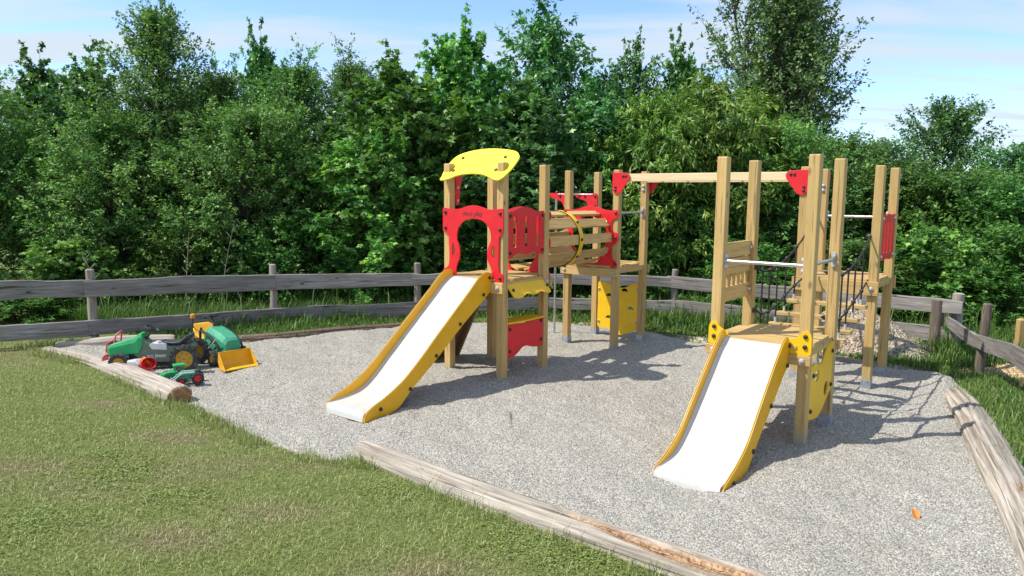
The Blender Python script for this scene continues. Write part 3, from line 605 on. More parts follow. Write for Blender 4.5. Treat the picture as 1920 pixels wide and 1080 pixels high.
side = [(.056, 2.03), (.09, 2.05), (.16, 2.055), (.27, 2.09), (.40, 2.108), (.52, 2.085), (.64, 2.05), (.74, 2.055), (.785, 2.04), (.785, 1.93), (.785, 1.62), (.785, 1.53), (.75, 1.515), (.66, 1.525), (.60, 1.555), (.53, 1.545), (.42, 1.525), (.31, 1.545), (.245, 1.555), (.19, 1.53), (.12, 1.50), (.056, 1.505), (.056, 1.62), (.056, 1.93)]
def slot(c, z0, z1, r): return [(c + x, z1 - r + y) for x, y in circ(0, 0, r, n=8, a0=0, a1=180)] + [(c + x, z0 + r + y) for x, y in circ(0, 0, r, n=8, a0=180, a1=360)]
sp = pan_a('slotted_panel', cr(side, 3), s_ + .042, RED, [slot(.185, 1.62, 2.0, .032), slot(.42, 1.62, 2.0, .032), slot(.655, 1.62, 2.0, .032)]); bolts(sp, 'x', [(s_ + .042, .095, 2.0), (s_ + .042, .095, 1.56), (s_ + .042, .75, 2.0), (s_ + .042, .75, 1.57)])
cn = [(.056, .70), (.40, .685), (.785, .72), (.785, .60), (.785, .37), (.72, .345), (.62, .35), (.54, .365), (.45, .39), (.36, .385), (.27, .335), (.19, .30), (.10, .29), (.056, .30), (.056, .5)]
cp = pan_a('counter_panel', cr(cn, 3), s_ + .042, RED); bolts(cp, 'x', [(s_ + .042, .10, .64), (s_ + .042, .10, .37), (s_ + .042, .745, .67), (s_ + .042, .745, .43)])
MB().prism(cr([(s_ + .065, .056), (s_ + .09, .20), (s_ + .095, .42), (s_ + .085, .65), (s_ + .06, .786), (s_ - .04, .786), (s_ - .12, .70), (s_ - .17, .42), (s_ - .12, .14), (s_ - .04, .056)], 3), (0, 0, .712), XA, YA, ZA, 0, .018).build('counter_shelf', YEL, PF, bevel=.003)
aw = cr([(.056, 0), (.3, .0), (.55, 0), (.786, 0), (.82, .14), (.81, .20), (.74, .205), (.68, .185), (.62, .17), (.55, .185), (.48, .20), (.40, .185), (.34, .17), (.27, .19), (.20, .215), (.12, .215), (.06, .19), (.05, .1)], 3)
sa = math.radians(52); da = Vector((math.cos(sa), 0, -math.sin(sa))); na = Vector((math.sin(sa), 0, math.cos(sa)))
awp = MB().prism(aw, (s_ + .01, 0, 1.19), YA, da, na, 0, .016).build('awning', YEL, PF, bevel=.003)
bolts(awp, 'x', [(s_ + .085, .10, 1.12), (s_ + .085, .80, 1.12)]); bolts(awp, 'x', [(s_ + .055, s_ - .01, 1.165)], 'g', 1.5)
# climbing ramp on the far side of the left tower
rl = MB(); top_, bot_ = Vector((-.02, 0, 1.23)), Vector((-.66, 0, -.03)); dv = (bot_ - top_); Ld = dv.length; dn = dv.normalized(); nn_ = Vector((-dn.z, 0, dn.x)); nn_ = -nn_ if nn_.z < 0 else nn_
for i in range(5):
    y0 = .075 + i * .14; rl.obox(top_ + dn * Ld / 2 + YA * (y0 + .068), dn * Ld / 2, YA * .066, nn_ * .014)
rampo = rl.build('climbing_ramp', SHADEWOOD, PF)
rm = MB()
for y0 in (.06, s_ - .06): rm.obox(top_ + dn * Ld / 2 + YA * y0 - nn_ * .04, dn * Ld / 2, YA * .02, nn_ * .035)
rm.build('ramp_bearer', SHADEWOOD, rampo)
rm = MB()
for i in range(5): rm.obox(top_ + dn * Ld * (.14 + .17 * i) + YA * s_ / 2 + nn_ * .03, dn * .02, YA * .33, nn_ * .016)
rm.build('ramp_cleats', WY, rampo)

# slides
def slide(a0, a1, chute, topl, botl, bz, label=None, knobs=()):
    """chute profile and side panel outlines in (b, z)"""
    P = cr(chute, 6, False); mb = MB(); th = .012; k = len(P); vs = []
    for i, (b_, z) in enumerate(P):
        j0, j1 = P[max(0, i - 1)], P[min(k - 1, i + 1)]; t = Vector((j1[0] - j0[0], j1[1] - j0[1])).normalized(); n_ = Vector((t.y, -t.x)); n_ = -n_ if n_.y < 0 else n_
        cs = [(-.5, .012), (-.485, .004), (-.45, .001), (-.2, 0), (.2, 0), (.45, .001), (.485, .004), (.5, .012)]
        ac = (a0 + a1) / 2; wd = (a1 - a0 - .004)
        for (f_, hgt) in cs: vs.append((ac + f_ * wd, b_ + n_.x * hgt, z + n_.y * hgt))
        vs.append((ac + .5 * wd, b_ - n_.x * th, z - n_.y * th)); vs.append((ac - .5 * wd, b_ - n_.x * th, z - n_.y * th))
    c_ = 10; fs = []
    for i in range(k - 1):
        for j in range(c_): j2 = (j + 1) % c_; fs.append((i * c_ + j, i * c_ + j2, (i + 1) * c_ + j2, (i + 1) * c_ + j))
    fs += [tuple(range(c_)), tuple((k - 1) * c_ + j for j in range(c_))]; mb.add(vs, fs)
    sl_ = mb.build('slide', WHITE, PF, smooth=True)
    tl = cr(topl, 4, False); bl = cr(botl, 4, False); outl = tl + bl[::-1]
    for q in (a0, a1 + .018):
        sd_ = pan_a('side_rail', outl, q, AMB, parent=sl_, bevel=.0)
        e = MB(); tt = [(q - .009, b_, z) for b_, z in tl]
        # darker laminate core line along the rail's edge
        vs = []
        for (x, b_, z) in tt: vs += [(x - .0035, b_, z + .0015), (x + .0035, b_, z + .0015)]
        e.add(vs, [(2 * i, 2 * i + 1, 2 * i + 3, 2 * i + 2) for i in range(len(tt) - 1)]); 
        eo = e.build('rail_core', EDGE, sd_); 
        eo.parent = sl_
    bolts(sl_, 'x', [(a1 + .018, b_, z) for b_, z in bz]); return sl_
sl1 = slide(.13, .722, [(-.02, 1.252), (-.13, 1.245), (-.27, 1.17), (-.45, 1.02), (-.80, .735), (-1.15, .445), (-1.42, .225), (-1.60, .125), (-1.80, .085), (-2.00, .068), (-2.05, .05), (-2.065, -.02)],
    [(-.072, 1.20), (-.078, 1.30), (-.11, 1.335), (-.20, 1.335), (-.31, 1.28), (-.47, 1.145), (-.64, 1.007), (-.99, .725), (-1.25, .51), (-1.42, .38), (-1.56, .285), (-1.79, .175), (-1.93, .125), (-2.03, .075), (-2.065, .03)],
    [(-.072, 1.20), (-.10, 1.12), (-.22, 1.02), (-.60, .765), (-.99, .475), (-1.41, .185), (-1.58, .045), (-1.72, .0), (-1.85, -.01), (-2.065, -.02)],
    [(-.115, 1.275), (-.225, 1.085), (-.637, .79), (-1.03, .49), (-1.43, .20), (-1.85, .075)])
sl2 = slide(Ea + .125, 4.185, [(.0, .905), (-.06, .885), (-.20, .79), (-.38, .63), (-.66, .375), (-.88, .18), (-1.02, .085), (-1.18, .03), (-1.44, .004), (-1.485, -.015), (-1.50, -.10)],
    [(.0, .80), (.0, .90), (-.03, .965), (-.09, .985), (-.16, .955), (-.25, .885), (-.38, .775), (-.50, .665), (-.73, .45), (-.955, .235), (-1.06, .165), (-1.20, .095), (-1.37, .035), (-1.47, -.01), (-1.50, -.055)],
    [(.0, .80), (-.05, .70), (-.16, .62), (-.44, .40), (-.76, .16), (-.93, .01), (-1.05, -.06), (-1.25, -.08), (-1.50, -.09)],
    [(-.02, .90), (-.055, .72), (-.45, .43), (-.85, .13), (-1.27, -.02)])
# yellow shoulder brackets of the right slide
for sg, x0, nm in ((1, Ea - .058, 0), (-1, 4.395, 1)):
    o_ = [(0, .822), (.0, .98), (.012, 1.03), (.045, 1.048), (.082, 1.035), (.10, 1.005), (.14, .975), (.20, .955), (.195, .90), (.19, .822)]
    pts_ = [(x0 + sg * x, z) for x, z in rc(o_, .03, 3)]
    if sg < 0: pts_ = pts_[::-1]
    q = pan_b('slide_bracket', pts_, -.006 - .0, YEL, bevel=.003); bolts(q, '-y', [(x0 + sg * .055, -.006, .995), (x0 + sg * .055, -.006, .90)])
mbx = MB(); mbx.box(Ea - .058, -.006 + .018, .73, Ga + .07, .012, .73 + .001)
# steel guard rails
def guard(p0, p1, axis):
    o = bar('guard_rail', p0, p1, .018)
    for p, s2 in ((p0, 1), (p1, -1)):
        d = (Vector(p1) - Vector(p0)).normalized() * s2; e = MB(); c = Vector(p) + d * .006
        perp = Vector((abs(d.y), abs(d.x), 0))
        e.tube([c + ZA * .05 - d * .004, c + ZA * .05 + d * .018], [.026, .022], 10); e.tube([c - ZA * .05 - d * .004, c - ZA * .05 + d * .018], [.026, .022], 10); e.obox(c, d * .005, perp * .018, ZA * .06)
        e.build('flange', CAPG, o, smooth=True)
    return o
guard((Ea + .05, Ab, 1.63), (Ga - .05, Ab, 1.63), 'a'); guard((Ga, Ab + .05, 1.64), (Ga, Bb - .05, 1.64), 'b')
guard((Ea + .05, vm + s_, 2.005), (Ga - .05, vm + s_, 2.005), 'a'); guard((s_, vm + .05, 2.0), (s_, vm + s_ - .05, 2.0), 'b')
# board wall on the left side of the right tower
for z0, z1 in ((1.645, 1.795), (1.475, 1.63), (1.21, 1.355)):
    q = beam('wall_board', Ea - .03, Ab + .052, z0, Ea + .012, Bb - .052, z1, WY); 
    if z0 != 1.475: bolts(q, 'x', [(Ea + .014, Bb - .07, (z0 + z1) / 2)], 's', 1.1)
for i in range(6): beam('picket', Ea - .022, Ab + .10 + i * .125, 1.35, Ea + .0, Ab + .165 + i * .125, 1.48, WZ)
# yellow panel low on the right side
yp = cr([(.118, .66), (.19, .70), (.27, .712), (.35, .685), (.43, .665), (.50, .68), (.57, .72), (.63, .77), (.72, .81), (.80, .83), (.855, .82), (.855, .70), (.855, .50), (.855, .36), (.80, .325), (.70, .27), (.58, .20), (.48, .165), (.38, .155), (.25, .17), (.16, .19), (.118, .21), (.118, .4)], 3)
h1 = circ(.335, .575, .075, .055, 14); h2 = circ(.68, .385, .08, .075, 14)
q = pan_a('climbing_panel', yp, Ga + .045, YEL, [h1, h2]); bolts(q, 'x', [(Ga + .045, .20, .60), (Ga + .045, .16, .27), (Ga + .045, .82, .74), (Ga + .045, .82, .40)])

# tunnel
def ring_panel(b0, nm='tunnel_end_panel'):
    o_ = [(-.042, 2.03), (0, 2.045), (.10, 2.035), (.20, 2.05), (.32, 2.085), (.43, 2.10), (.54, 2.085), (.66, 2.05), (.76, 2.035), (.86, 2.045), (.90, 2.03), (.908, 1.98), (.88, 1.93), (.82, 1.905), (.795, 1.86), (.80, 1.78), (.83, 1.725), (.87, 1.715), (.90, 1.69), (.90, 1.60), (.87, 1.56), (.82, 1.54), (.80, 1.50), (.80, 1.42), (.82, 1.33), (.87, 1.29), (.895, 1.26), (.89, 1.215), (.80, 1.205)]
    o_ += [(.10, 1.205), (-.03, 1.215), (-.045, 1.26), (-.01, 1.29), (.03, 1.33), (.045, 1.42), (.045, 1.50), (.02, 1.54), (-.03, 1.56), (-.045, 1.60), (-.045, 1.69), (-.01, 1.715), (.03, 1.725), (.05, 1.78), (.05, 1.86), (.03, 1.905), (-.03, 1.93), (-.048, 1.98)]
    hole = cr([(.42, 1.945), (.24, 1.89), (.14, 1.76), (.125, 1.63), (.16, 1.46), (.24, 1.36), (.30, 1.26), (.54, 1.26), (.60, 1.36), (.68, 1.46), (.715, 1.63), (.70, 1.76), (.60, 1.89)], 4)
    q = pan_b(nm, cr(o_, 2), b0, RED, [hole]); bolts(q, '-y', [(.02, b0, 2.0), (.86, b0, 2.0), (.01, b0, 1.64), (.865, b0, 1.64), (.02, b0, 1.26), (.865, b0, 1.26)]); return q
ring_panel(s_ + .052); ring_panel(vm - .070)
cT = (.425, 1.645); RT_ = .365
for i in range(10):
    a = R(i * 36 + 0.5); ca, sa2 = math.cos(a), math.sin(a); c = Vector((cT[0] + RT_ * ca, (s_ + .072 + vm - .072) / 2, cT[1] + RT_ * sa2)); L2_ = (vm - s_ - .144) / 2
    q = MB().obox((0, 0, 0), (0, L2_, 0), Vector((-sa2, 0, ca)) * .068, Vector((ca, 0, sa2)) * .016).build('tunnel_slat', WY, PF, bevel=.004, loc=c)
    for yy in (L2_ - .03, -L2_ + .03):
        bb = bpy.data.objects.new('bolt', CMS['x']); link(bb); bb.parent = q; bb.location = Vector((ca, 0, sa2)) * .016 + Vector((0, yy, 0)); bb.rotation_euler = (0, -a, 0); bb.scale = (.9,) * 3
hb = (s_ + vm) / 2; 
hq = MB()
nH = 60
vs = []; fs = []
for i in range(nH):
    a = 2 * math.pi * i / nH
    for rr_, yy in ((.383, -.042), (.398, -.042), (.398, .048), (.383, .048)): vs.append((cT[0] + rr_ * math.cos(a), hb + yy, cT[1] + rr_ * math.sin(a)))
for i in range(nH):
    j = (i + 1) % nH
    for k in range(4): k3 = (k + 1) % 4; fs.append((i * 4 + k, j * 4 + k, j * 4 + k3, i * 4 + k3))
hq.add(vs, fs); hp_ = hq.build('tunnel_hoop', YEL, PF, bevel=.002)
he = MB(); vs = []
for i in range(nH):
    a = 2 * math.pi * i / nH
    for rr_ in (.3835, .3975): vs.append((cT[0] + rr_ * math.cos(a), hb - .0435, cT[1] + rr_ * math.sin(a)))
he.add(vs, [(2 * i, 2 * i + 1, 2 * ((i + 1) % nH) + 1, 2 * ((i + 1) % nH)) for i in range(nH)]); he.build('hoop_edge', EDGE, hp_)  # thin dark ring laid on the front edge of the hoop
for i in range(10):
    a = R(i * 36 + .5); bb = bpy.data.objects.new('bolt', CM['x']); link(bb); bb.parent = hp_; bb.location = (cT[0] + .398 * math.cos(a), hb + .003, cT[1] + .398 * math.sin(a)); bb.rotation_euler = (0, -a, 0)

# middle tower : yellow climbing wall, pole
yw = cr([(.06, .845), (.18, .855), (.30, .835), (.42, .80), (.54, .80), (.66, .85), (.785, .87), (.785, .6), (.785, .2), (.70, .10), (.58, .06), (.48, .03), (.36, .06), (.24, .12), (.06, .14), (.06, .5)], 3)
def moon(c, z): return [(c - .06, z), (c + .06, z)] + circ(c, z, .06, .05, 9, 10, 170)
q = pan_b('climbing_panel', yw, vm + s_ - .03, YEL, [moon(.27, .64), moon(.27, .28), moon(.66, .46), moon(.55, .74)]); bolts(q, '-y', [(.085, vm + s_ - .03, .75), (.085, vm + s_ - .03, .22), (.76, vm + s_ - .03, .78), (.76, vm + s_ - .03, .26)], 's')
pl = bar('fire_pole', (-.52, vm + s_ / 2, -.2), (-.52, vm + s_ / 2, 2.26), .019)
MB().tube(cr([(-.05, vm + .07, 2.268), (-.28, vm + .07, 2.268), (-.46, vm + .20, 2.268), (-.52, vm + s_ / 2, 2.268), (-.46, vm + s_ - .20, 2.268), (-.28, vm + s_ - .07, 2.268), (-.05, vm + s_ - .07, 2.268)], 4, False), .014, 8).build('pole_hoop', STEEL, pl, smooth=True)
brk = rc([(-.40, 2.285), (.03, 2.285), (.03, 2.05), (-.06, 2.03), (-.14, 2.08), (-.16, 2.15), (-.24, 2.18), (-.33, 2.20), (-.40, 2.25)], .03, 3)
for bb_ in (vm + .052, vm + s_ - .070): q = pan_b('pole_bracket', brk, bb_, RED); bolts(q, '-y', [(-.01, bb_, 2.24), (-.01, bb_, 2.09), (-.20, bb_, 2.24)])

# overhead beams with corner plates and rungs
for y0 in (vm, vm + s_):
    bm_ = beam('overhead_beam', s_ + .052, y0 - .045, 2.455, Ea - .052, y0 + .045, 2.562, WXP)
    for face in ((y0 - .070,) if y0 == vm else (y0 + .052,)):
        d_ = '-y' if face < y0 else 'y'
        for x0, sg in ((s_, 1), (Ea, -1)):
            t_ = rc([(-.055, 2.585), (.19, 2.575), (.225, 2.54), (.225, 2.49), (.16, 2.40), (.08, 2.29), (.02, 2.27), (-.045, 2.30)], .035, 3)
            pts_ = [(x0 + sg * x, z) for x, z in t_]
            if sg < 0: pts_ = pts_[::-1]
            q = pan_b('corner_plate', pts_, face, RED); fy = face if d_ == '-y' else face + .018
            bolts(q, d_, [(x0 + sg * .12, fy, 2.53), (x0 + sg * .165, fy, 2.53), (x0 + sg * .0, fy, 2.375), (x0 + sg * .0, fy, 2.33)], 'k', .85)
for i in range(6):
    x = s_ + .30 + i * .41; bar('rung', (x, vm + .03, 2.50), (x, vm + s_ - .03, 2.50), .016)
for kx, ky in (PP['M4'], PP['F']):
    q = MB(); q.lathe([(.026, 0), (.024, -.012), (.012, -.022), (.001, -.024)], (0, 0, .03), 'y', 12); q.lathe([(.026, 0), (.024, -.012), (.012, -.022), (.001, -.024)], (0, 0, -.03), 'y', 12)
    q.build('bolt_cap', CAPG, PF, smooth=True, loc=(kx, ky - .051, 2.37))
# red slotted panel on the far right tower
rp2 = [(vm + .056, 2.06), (vm + .25, 2.04), (vm + .42, 2.06), (vm + .60, 2.04), (vm + .786, 2.06), (vm + .786, 1.51), (vm + .60, 1.49), (vm + .42, 1.515), (vm + .25, 1.49), (vm + .056, 1.51)]
q = pan_a('slotted_panel', rc(rp2, .03, 3), Ga + .042, RED, [slot(vm + .24, 1.58, 1.98, .022), slot(vm + .42, 1.58, 1.98, .022), slot(vm + .60, 1.58, 1.98, .022)])
bolts(q, 'x', [(Ga + .042, vm + .09, 2.0), (Ga + .042, vm + .09, 1.55), (Ga + .042, vm + .75, 2.0), (Ga + .042, vm + .75, 1.55)], 's')
bolts(q, '-x', [(Ga + .024, vm + .09, 2.0), (Ga + .024, vm + .09, 1.55), (Ga + .024, vm + .75, 2.0), (Ga + .024, vm + .75, 1.55)], 's')

# rope bridge
steps = [(2.30, 1.00), (1.95, .89), (1.65, .80), (1.39, .745), (1.15, .715)]
br = MB(); 
sx0, sx1 = Ea - .02, Ga + .03
for i, (b_, z) in enumerate(steps):
    q = MB().box(sx0, b_ - .055, z - .022, sx1, b_ + .055, z + .022).build('bridge_step', WX, PF, bevel=.006)
    for x in (sx0 + .10, sx1 - .10): MB().lathe([(.02, -.035), (.03, -.03), (.03, -.022)], (x, b_, z), 'z', 10).build('step_nut', BLACK, q, smooth=True)
for x, nm, inner in ((Ea + .03, 'l', 1), (Ga - .03, 'r', -1)):
    xs = sx0 + .07 if inner == 1 else sx1 - .07
    hand = cr([(x + inner * .03, vm - .06, 1.80), (xs, 2.33, 1.66), (xs, 1.98, 1.545), (xs, 1.66, 1.475), (xs, 1.38, 1.445), (xs, 1.15, 1.45), (x + inner * .05, Bb + .02, 1.51)], 5, False)
    hd = MB().tube(hand, .011, 8).build('rope_handrail', ROPE, PF, smooth=True)
    mid = cr([(x + inner * .03, vm - .06, 1.26), (xs, 2.31, 1.19), (xs, 1.96, 1.10), (xs, 1.655, 1.02), (xs, 1.385, .975), (xs, 1.15, .985), (x + inner * .05, Bb + .02, 1.05)], 5, False)
    MB().tube(mid, .010, 8).build('rope_handrail', ROPE, PF, smooth=True)
    for (b_, z), zh, zm in zip(steps, (1.655, 1.54, 1.475, 1.445, 1.45), (1.185, 1.098, 1.02, .975, .985)):
        q = MB().tube([(xs, b_, z + .02), (xs, b_, z + .3), (xs, b_, zh)], .0095, 8).build('hanger_rope', ROPE, PF, smooth=True)
        MB().tube([(xs, b_, z + .02), (xs, b_, z + .085)], [.016, .0135], 8).build('ferrule', CAPG, q, smooth=True)
        MB().ball((xs, b_, zm), .024, 6).build('knot', BLACK, q, smooth=True); MB().ball((xs, b_, zh), .024, 6).build('knot', BLACK, q, smooth=True)
    for yb, zs in ((Bb, (1.51, 1.05)), (vm - .04, (1.80, 1.26))):
        for z in zs:
            xc = (Ea + .05 if inner == 1 else Ga - .05); e = MB(); e.tube([(xc, yb, z), (xc + inner * .03, yb, z)], [.030, .024], 12); e.tube([(xc + inner * .028, yb, z), (xc + inner * .05, yb, z)], [.014, .012], 8); e.build('rope_anchor', BLACK, PF, smooth=True)
# ------------------------------------------------------------------ toy vehicles
TG = plastic('green_plastic', (.03, .36, .12), .38, wear=.35, wearcol=(.12, .42, .22)); TG2 = plastic('dusty_green', (.04, .30, .16), .5, wear=.7, wearcol=(.18, .40, .30))
OLIVE = plastic('grey_green_plastic', (.15, .21, .135), .5, wear=.3, wearcol=(.28, .33, .25)); TBLK = plastic('black_plastic', (.02, .02, .022), .5, wear=.5, wearcol=(.10, .10, .11))
TYEL = plastic('yellow_plastic', (.78, .40, .01), .42, wear=.4, wearcol=(.80, .58, .15)); FADED = plastic('faded_red', (.62, .10, .12), .55, wear=.7, wearcol=(.72, .36, .36))
LGR = plastic('light_grey_plastic', (.50, .50, .50), .45, wear=.6, wearcol=(.34, .33, .31)); TRED = plastic('toy_red', (.75, .02, .02), .4); ORG = plastic('toy_orange', (.80, .26, .01), .4)
SEAT = plastic('seat_plastic', (.045, .05, .065), .45, wear=.5, wearcol=(.12, .12, .14)); GOLD = plastic('ochre_rim', (.62, .33, .03), .5, wear=.3, wearcol=(.7, .5, .2)); WHT = plastic('white_plastic', (.68, .67, .66), .45, wear=.6, wearcol=(.5, .5, .5))
def gz1(x, y): return float(gravel_z(np.array([x]), np.array([y]))[0]) + .004
def wheel(parent, c, Rr, wd, rimmat, lugs=16, holes=7, rimr=.56, out=-1):
    """tyre revolved round local y; out = side of the rim face"""
    mb = MB(); h = wd / 2; mb.lathe([(Rr * rimr, -h * .75), (Rr * rimr * 1.04, -h), (Rr * .86, -h), (Rr * .95, -h * .8), (Rr * .955, h * .8), (Rr * .86, h), (Rr * rimr * 1.04, h), (Rr * rimr, h * .75)], (0, 0, 0), 'y', 32, ring=True)
    for i in range(lugs):
        for sd, of in ((-1, 0), (1, .5)):
            a = 2 * math.pi * (i + of) / lugs; rad = Vector((math.cos(a), 0, math.sin(a))); tan = Vector((-math.sin(a), 0, math.cos(a)))
            mb.obox(rad * Rr * .95 + Vector((0, sd * h * .52, 0)), rad * Rr * .052, (tan * .38 + Vector((0, sd, 0))) * h * .46, tan * Rr * .07)
    t = mb.build('wheel', TYRE, parent, loc=c)
    r1 = MB(); R0 = Rr * rimr
    pr = [(R0 * .99, 0), (R0 * .985, .7), (R0 * .9, .72), (R0 * .82, .45), (R0 * .45, .38), (R0 * .36, .62), (R0 * .2, .66), (R0 * .18, .8), (.001, .8)]
    r1.lathe([(r, out * h * q) for r, q in pr], (0, 0, 0), 'y', 28)
    rm_ = r1.build('rim', rimmat, t, smooth=True)
    if holes:
        hm = MB()
        for i in range(holes):
            a = 2 * math.pi * i / holes + .3; hm.lathe([(R0 * .065, out * h * .43), (R0 * .065, out * h * .455)], (R0 * .66 * math.cos(a), 0, R0 * .66 * math.sin(a)), 'y', 10)
        hm.lathe([(R0 * .09, out * h * .8), (R0 * .09, out * h * .83)], (0, 0, 0), 'y', 10)
        hm.build('rim_holes', TBLK, rm_)
    return t
def loftx(secs, n=None):
    """secs: list of (x, [(y,z)...]) sections joined along x"""
    mb = MB(); k = len(secs[0][1]); vs = [(x, y, z) for x, q in secs for y, z in q]; fs = []
    for i in range(len(secs) - 1):
        for j in range(k): j2 = (j + 1) % k; fs.append((i * k + j, i * k + j2, (i + 1) * k + j2, (i + 1) * k + j))
    fs += [tuple(range(k)), tuple((len(secs) - 1) * k + j for j in range(k))]; return mb.add(vs, fs)
def sec(wd, z0, z1, ch=.3, top=.8):
    h = wd / 2; d = (z1 - z0); return [(-h, z0), (h, z0), (h, z1 - d * ch), (h * top, z1), (-h * top, z1), (-h, z1 - d * ch)]
# tractor one : seen from its side, nose to the left (local x forward)
def rotz(v): return v
t1 = empty('pedal_tractor', (-4.14, 9.33, 0), R(186), 'green and grey pedal tractor with ochre wheels and a black seat, standing side on', 'toy tractor', 'pedal tractors'); t1.location.z = gz1(-4.1, 9.2)
# side facing the camera is local +y after the half turn
for sy in (1, -1):
    wheel(t1, (0, sy * .215, .178), .178, .085, GOLD, 18, 7, .60, out=sy)
    wheel(t1, (.80, sy * .20, .125), .125, .07, GOLD, 14, 7, .58, out=sy)
hood = loftx([(.985, sec(.15, .215, .315)), (.95, sec(.175, .20, .335)), (.85, sec(.19, .205, .365)), (.72, sec(.20, .215, .405)), (.645, sec(.20, .222, .425)), (.60, sec(.205, .23, .475, .2, .7)), (.56, sec(.20, .30, .475, .3, .7)), (.545, sec(.19, .36, .43, .3, .8))]).build('hood', TG, t1, bevel=.006)
bd = MB(); prof = [(.66, .205), (.565, .40), (.545, .41), (.45, .335), (.28, .31), (.10, .325), (-.04, .34), (-.08, .30), (-.02, .22), (.10, .155), (.20, .115), (.56, .105)]
bd.prism(prof, (0, -.085, 0), XA, ZA, YA, 0, .17); body = bd.build('body', OLIVE, t1, bevel=.006)
MB().prism([(.47, .325), (.44, .355), (.26, .345), (.255, .27), (.28, .265), (.44, .275)], (0, -.09, 0), XA, ZA, YA, 0, .18).build('console', WHT, t1, bevel=.006)
MB().box(.12, -.06, .05, .60, .06, .12).build('chassis', TBLK, t1, bevel=.005)
ch = MB(); ch.box(.55, -.075, .12, .95, .075, .215); ch.prism([(.62, .08), (.74, .12), (.70, .24), (.56, .24)], (0, -.08, 0), XA, ZA, YA, 0, .16); ch.build('engine_block', TBLK, t1, bevel=.004)
ax_ = MB(); ax_.box(.76, -.17, .12, .84, .17, .16); ax_.box(.73, -.10, .15, .88, .10, .20); ax_.box(.86, .05, .14, .97, .09, .18); ax_.build('front_axle', LGR, t1, bevel=.006)
se = MB(); 
for i, (x, z, wd) in enumerate([(.33, .375, .10), (.30, .365, .15), (.22, .352, .18), (.12, .352, .21), (.05, .375, .22), (.0, .42, .21), (-.03, .462, .17)]): pass
SEC = [(.335, [(-.04, .365), (.04, .365), (.05, .38), (-.05, .38)]), (.28, [(-.075, .345), (.075, .345), (.085, .372), (-.085, .372)]), (.18, [(-.10, .335), (.10, .335), (.11, .362), (-.11, .362)]), (.09, [(-.11, .338), (.11, .338), (.12, .375), (-.12, .375)]), (.04, [(-.11, .36), (.11, .36), (.12, .415), (-.12, .415)]), (.0, [(-.10, .40), (.10, .40), (.105, .455), (-.105, .455)]), (-.045, [(-.07, .43), (.07, .43), (.075, .46), (-.075, .46)])]
loftx(SEC).build('seat', SEAT, t1, smooth=True, bevel=.008)
stc = MB().tube([(.56, 0, .37), (.50, 0, .45), (.465, 0, .51)], [.03, .016, .012], 10).build('steering_column', TBLK, t1, smooth=True)
def steer(parent, c, nrm, r=.085, mat=TBLK):
    n_ = Vector(nrm).normalized(); x = n_.orthogonal().normalized(); y = n_.cross(x); c = Vector(c); mb = MB()
    pts = [c + (x * math.cos(2 * math.pi * i / 24) + y * math.sin(2 * math.pi * i / 24)) * r for i in range(25)]; mb.tube(pts, .011, 8, cap=False)
    for i in range(3): a = 2 * math.pi * i / 3 + .5; mb.tube([c - n_ * .012, c + (x * math.cos(a) + y * math.sin(a)) * r], .008, 6)
    mb.tube([c - n_ * .025, c + n_ * .008], .024, 10); return mb.build('steering_wheel', mat, parent, smooth=True)
steer(t1, (.455, 0, .525), (-.55, 0, 1))
text('BIG JIMMY', .050, body, (.385, .0875, .185), (R(90), 0, R(180)), WHT, bold=.0014, sx=1.05)
MB().tube([(.20, .09, .0)] * 1 + [(.20, .12, .0)], .01, 6)
pd = MB(); pd.tube([(.52, .09, .15), (.52, .13, .15)], .012, 8); pd.box(.48, .12, .10, .56, .17, .115); pd.tube([(.52, -.09, .15), (.52, -.13, .15)], .012, 8); pd.box(.48, -.17, .18, .56, -.12, .195); pd.build('pedal', TBLK, t1)
# tractor two : bucket loader facing right towards the camera
hd2 = R(-42)
t2 = empty('pedal_tractor', (-4.226, 9.98, 0), hd2, 'green pedal loader with a big yellow front bucket and yellow seat', 'toy tractor', 'pedal tractors'); t2.location.z = gz1(-4, 9.8)
for sy in (1, -1):
    wheel(t2, (0, sy * .21, .165), .165, .085, TYEL, 16, 6, .52, out=sy); wheel(t2, (.66, sy * .20, .11), .11, .075, TYEL, 12, 6, .52, out=sy)
loftx([(.20, sec(.20, .20, .40, .3, .75)), (.30, sec(.23, .2, .46, .25, .7)), (.36, sec(.25, .19, .475, .22, .68)), (.60, sec(.25, .18, .43, .25, .66)), (.76, sec(.24, .18, .38, .3, .66)), (.80, sec(.21, .18, .34, .35, .66))]).build('hood', TG2, t2, bevel=.008)
MB().prism([(.28, .12), (.28, .28), (.05, .24), (-.14, .26), (-.16, .16), (.0, .12)], (0, -.12, 0), XA, ZA, YA, 0, .24).build('body', TG2, t2, bevel=.008)
MB().box(-.05, -.07, .08, .78, .07, .18).build('chassis', TBLK, t2, bevel=.005)
SEC = [(.20, [(-.07, .27), (.07, .27), (.08, .30), (-.08, .30)]), (.12, [(-.11, .25), (.11, .25), (.13, .30), (-.13, .30)]), (.03, [(-.13, .255), (.13, .255), (.15, .36), (-.15, .36)]), (-.03, [(-.12, .30), (.12, .30), (.145, .45), (-.145, .45)]), (-.08, [(-.08, .40), (.08, .40), (.10, .475), (-.10, .475)])]
loftx(SEC).build('seat', TYEL, t2, smooth=True, bevel=.01)
MB().tube([(.34, 0, .44), (.27, 0, .54), (.24, 0, .58)], [.025, .014, .012], 10).build('steering_column', TBLK, t2, smooth=True)
steer(t2, (.23, 0, .595), (-.35, 0, 1), .10)
bc = MB().tube([(-.02, -.14, .34), (-.02, -.14, .56)], .007, 8).build('beacon_pole', TBLK, t2, smooth=True)
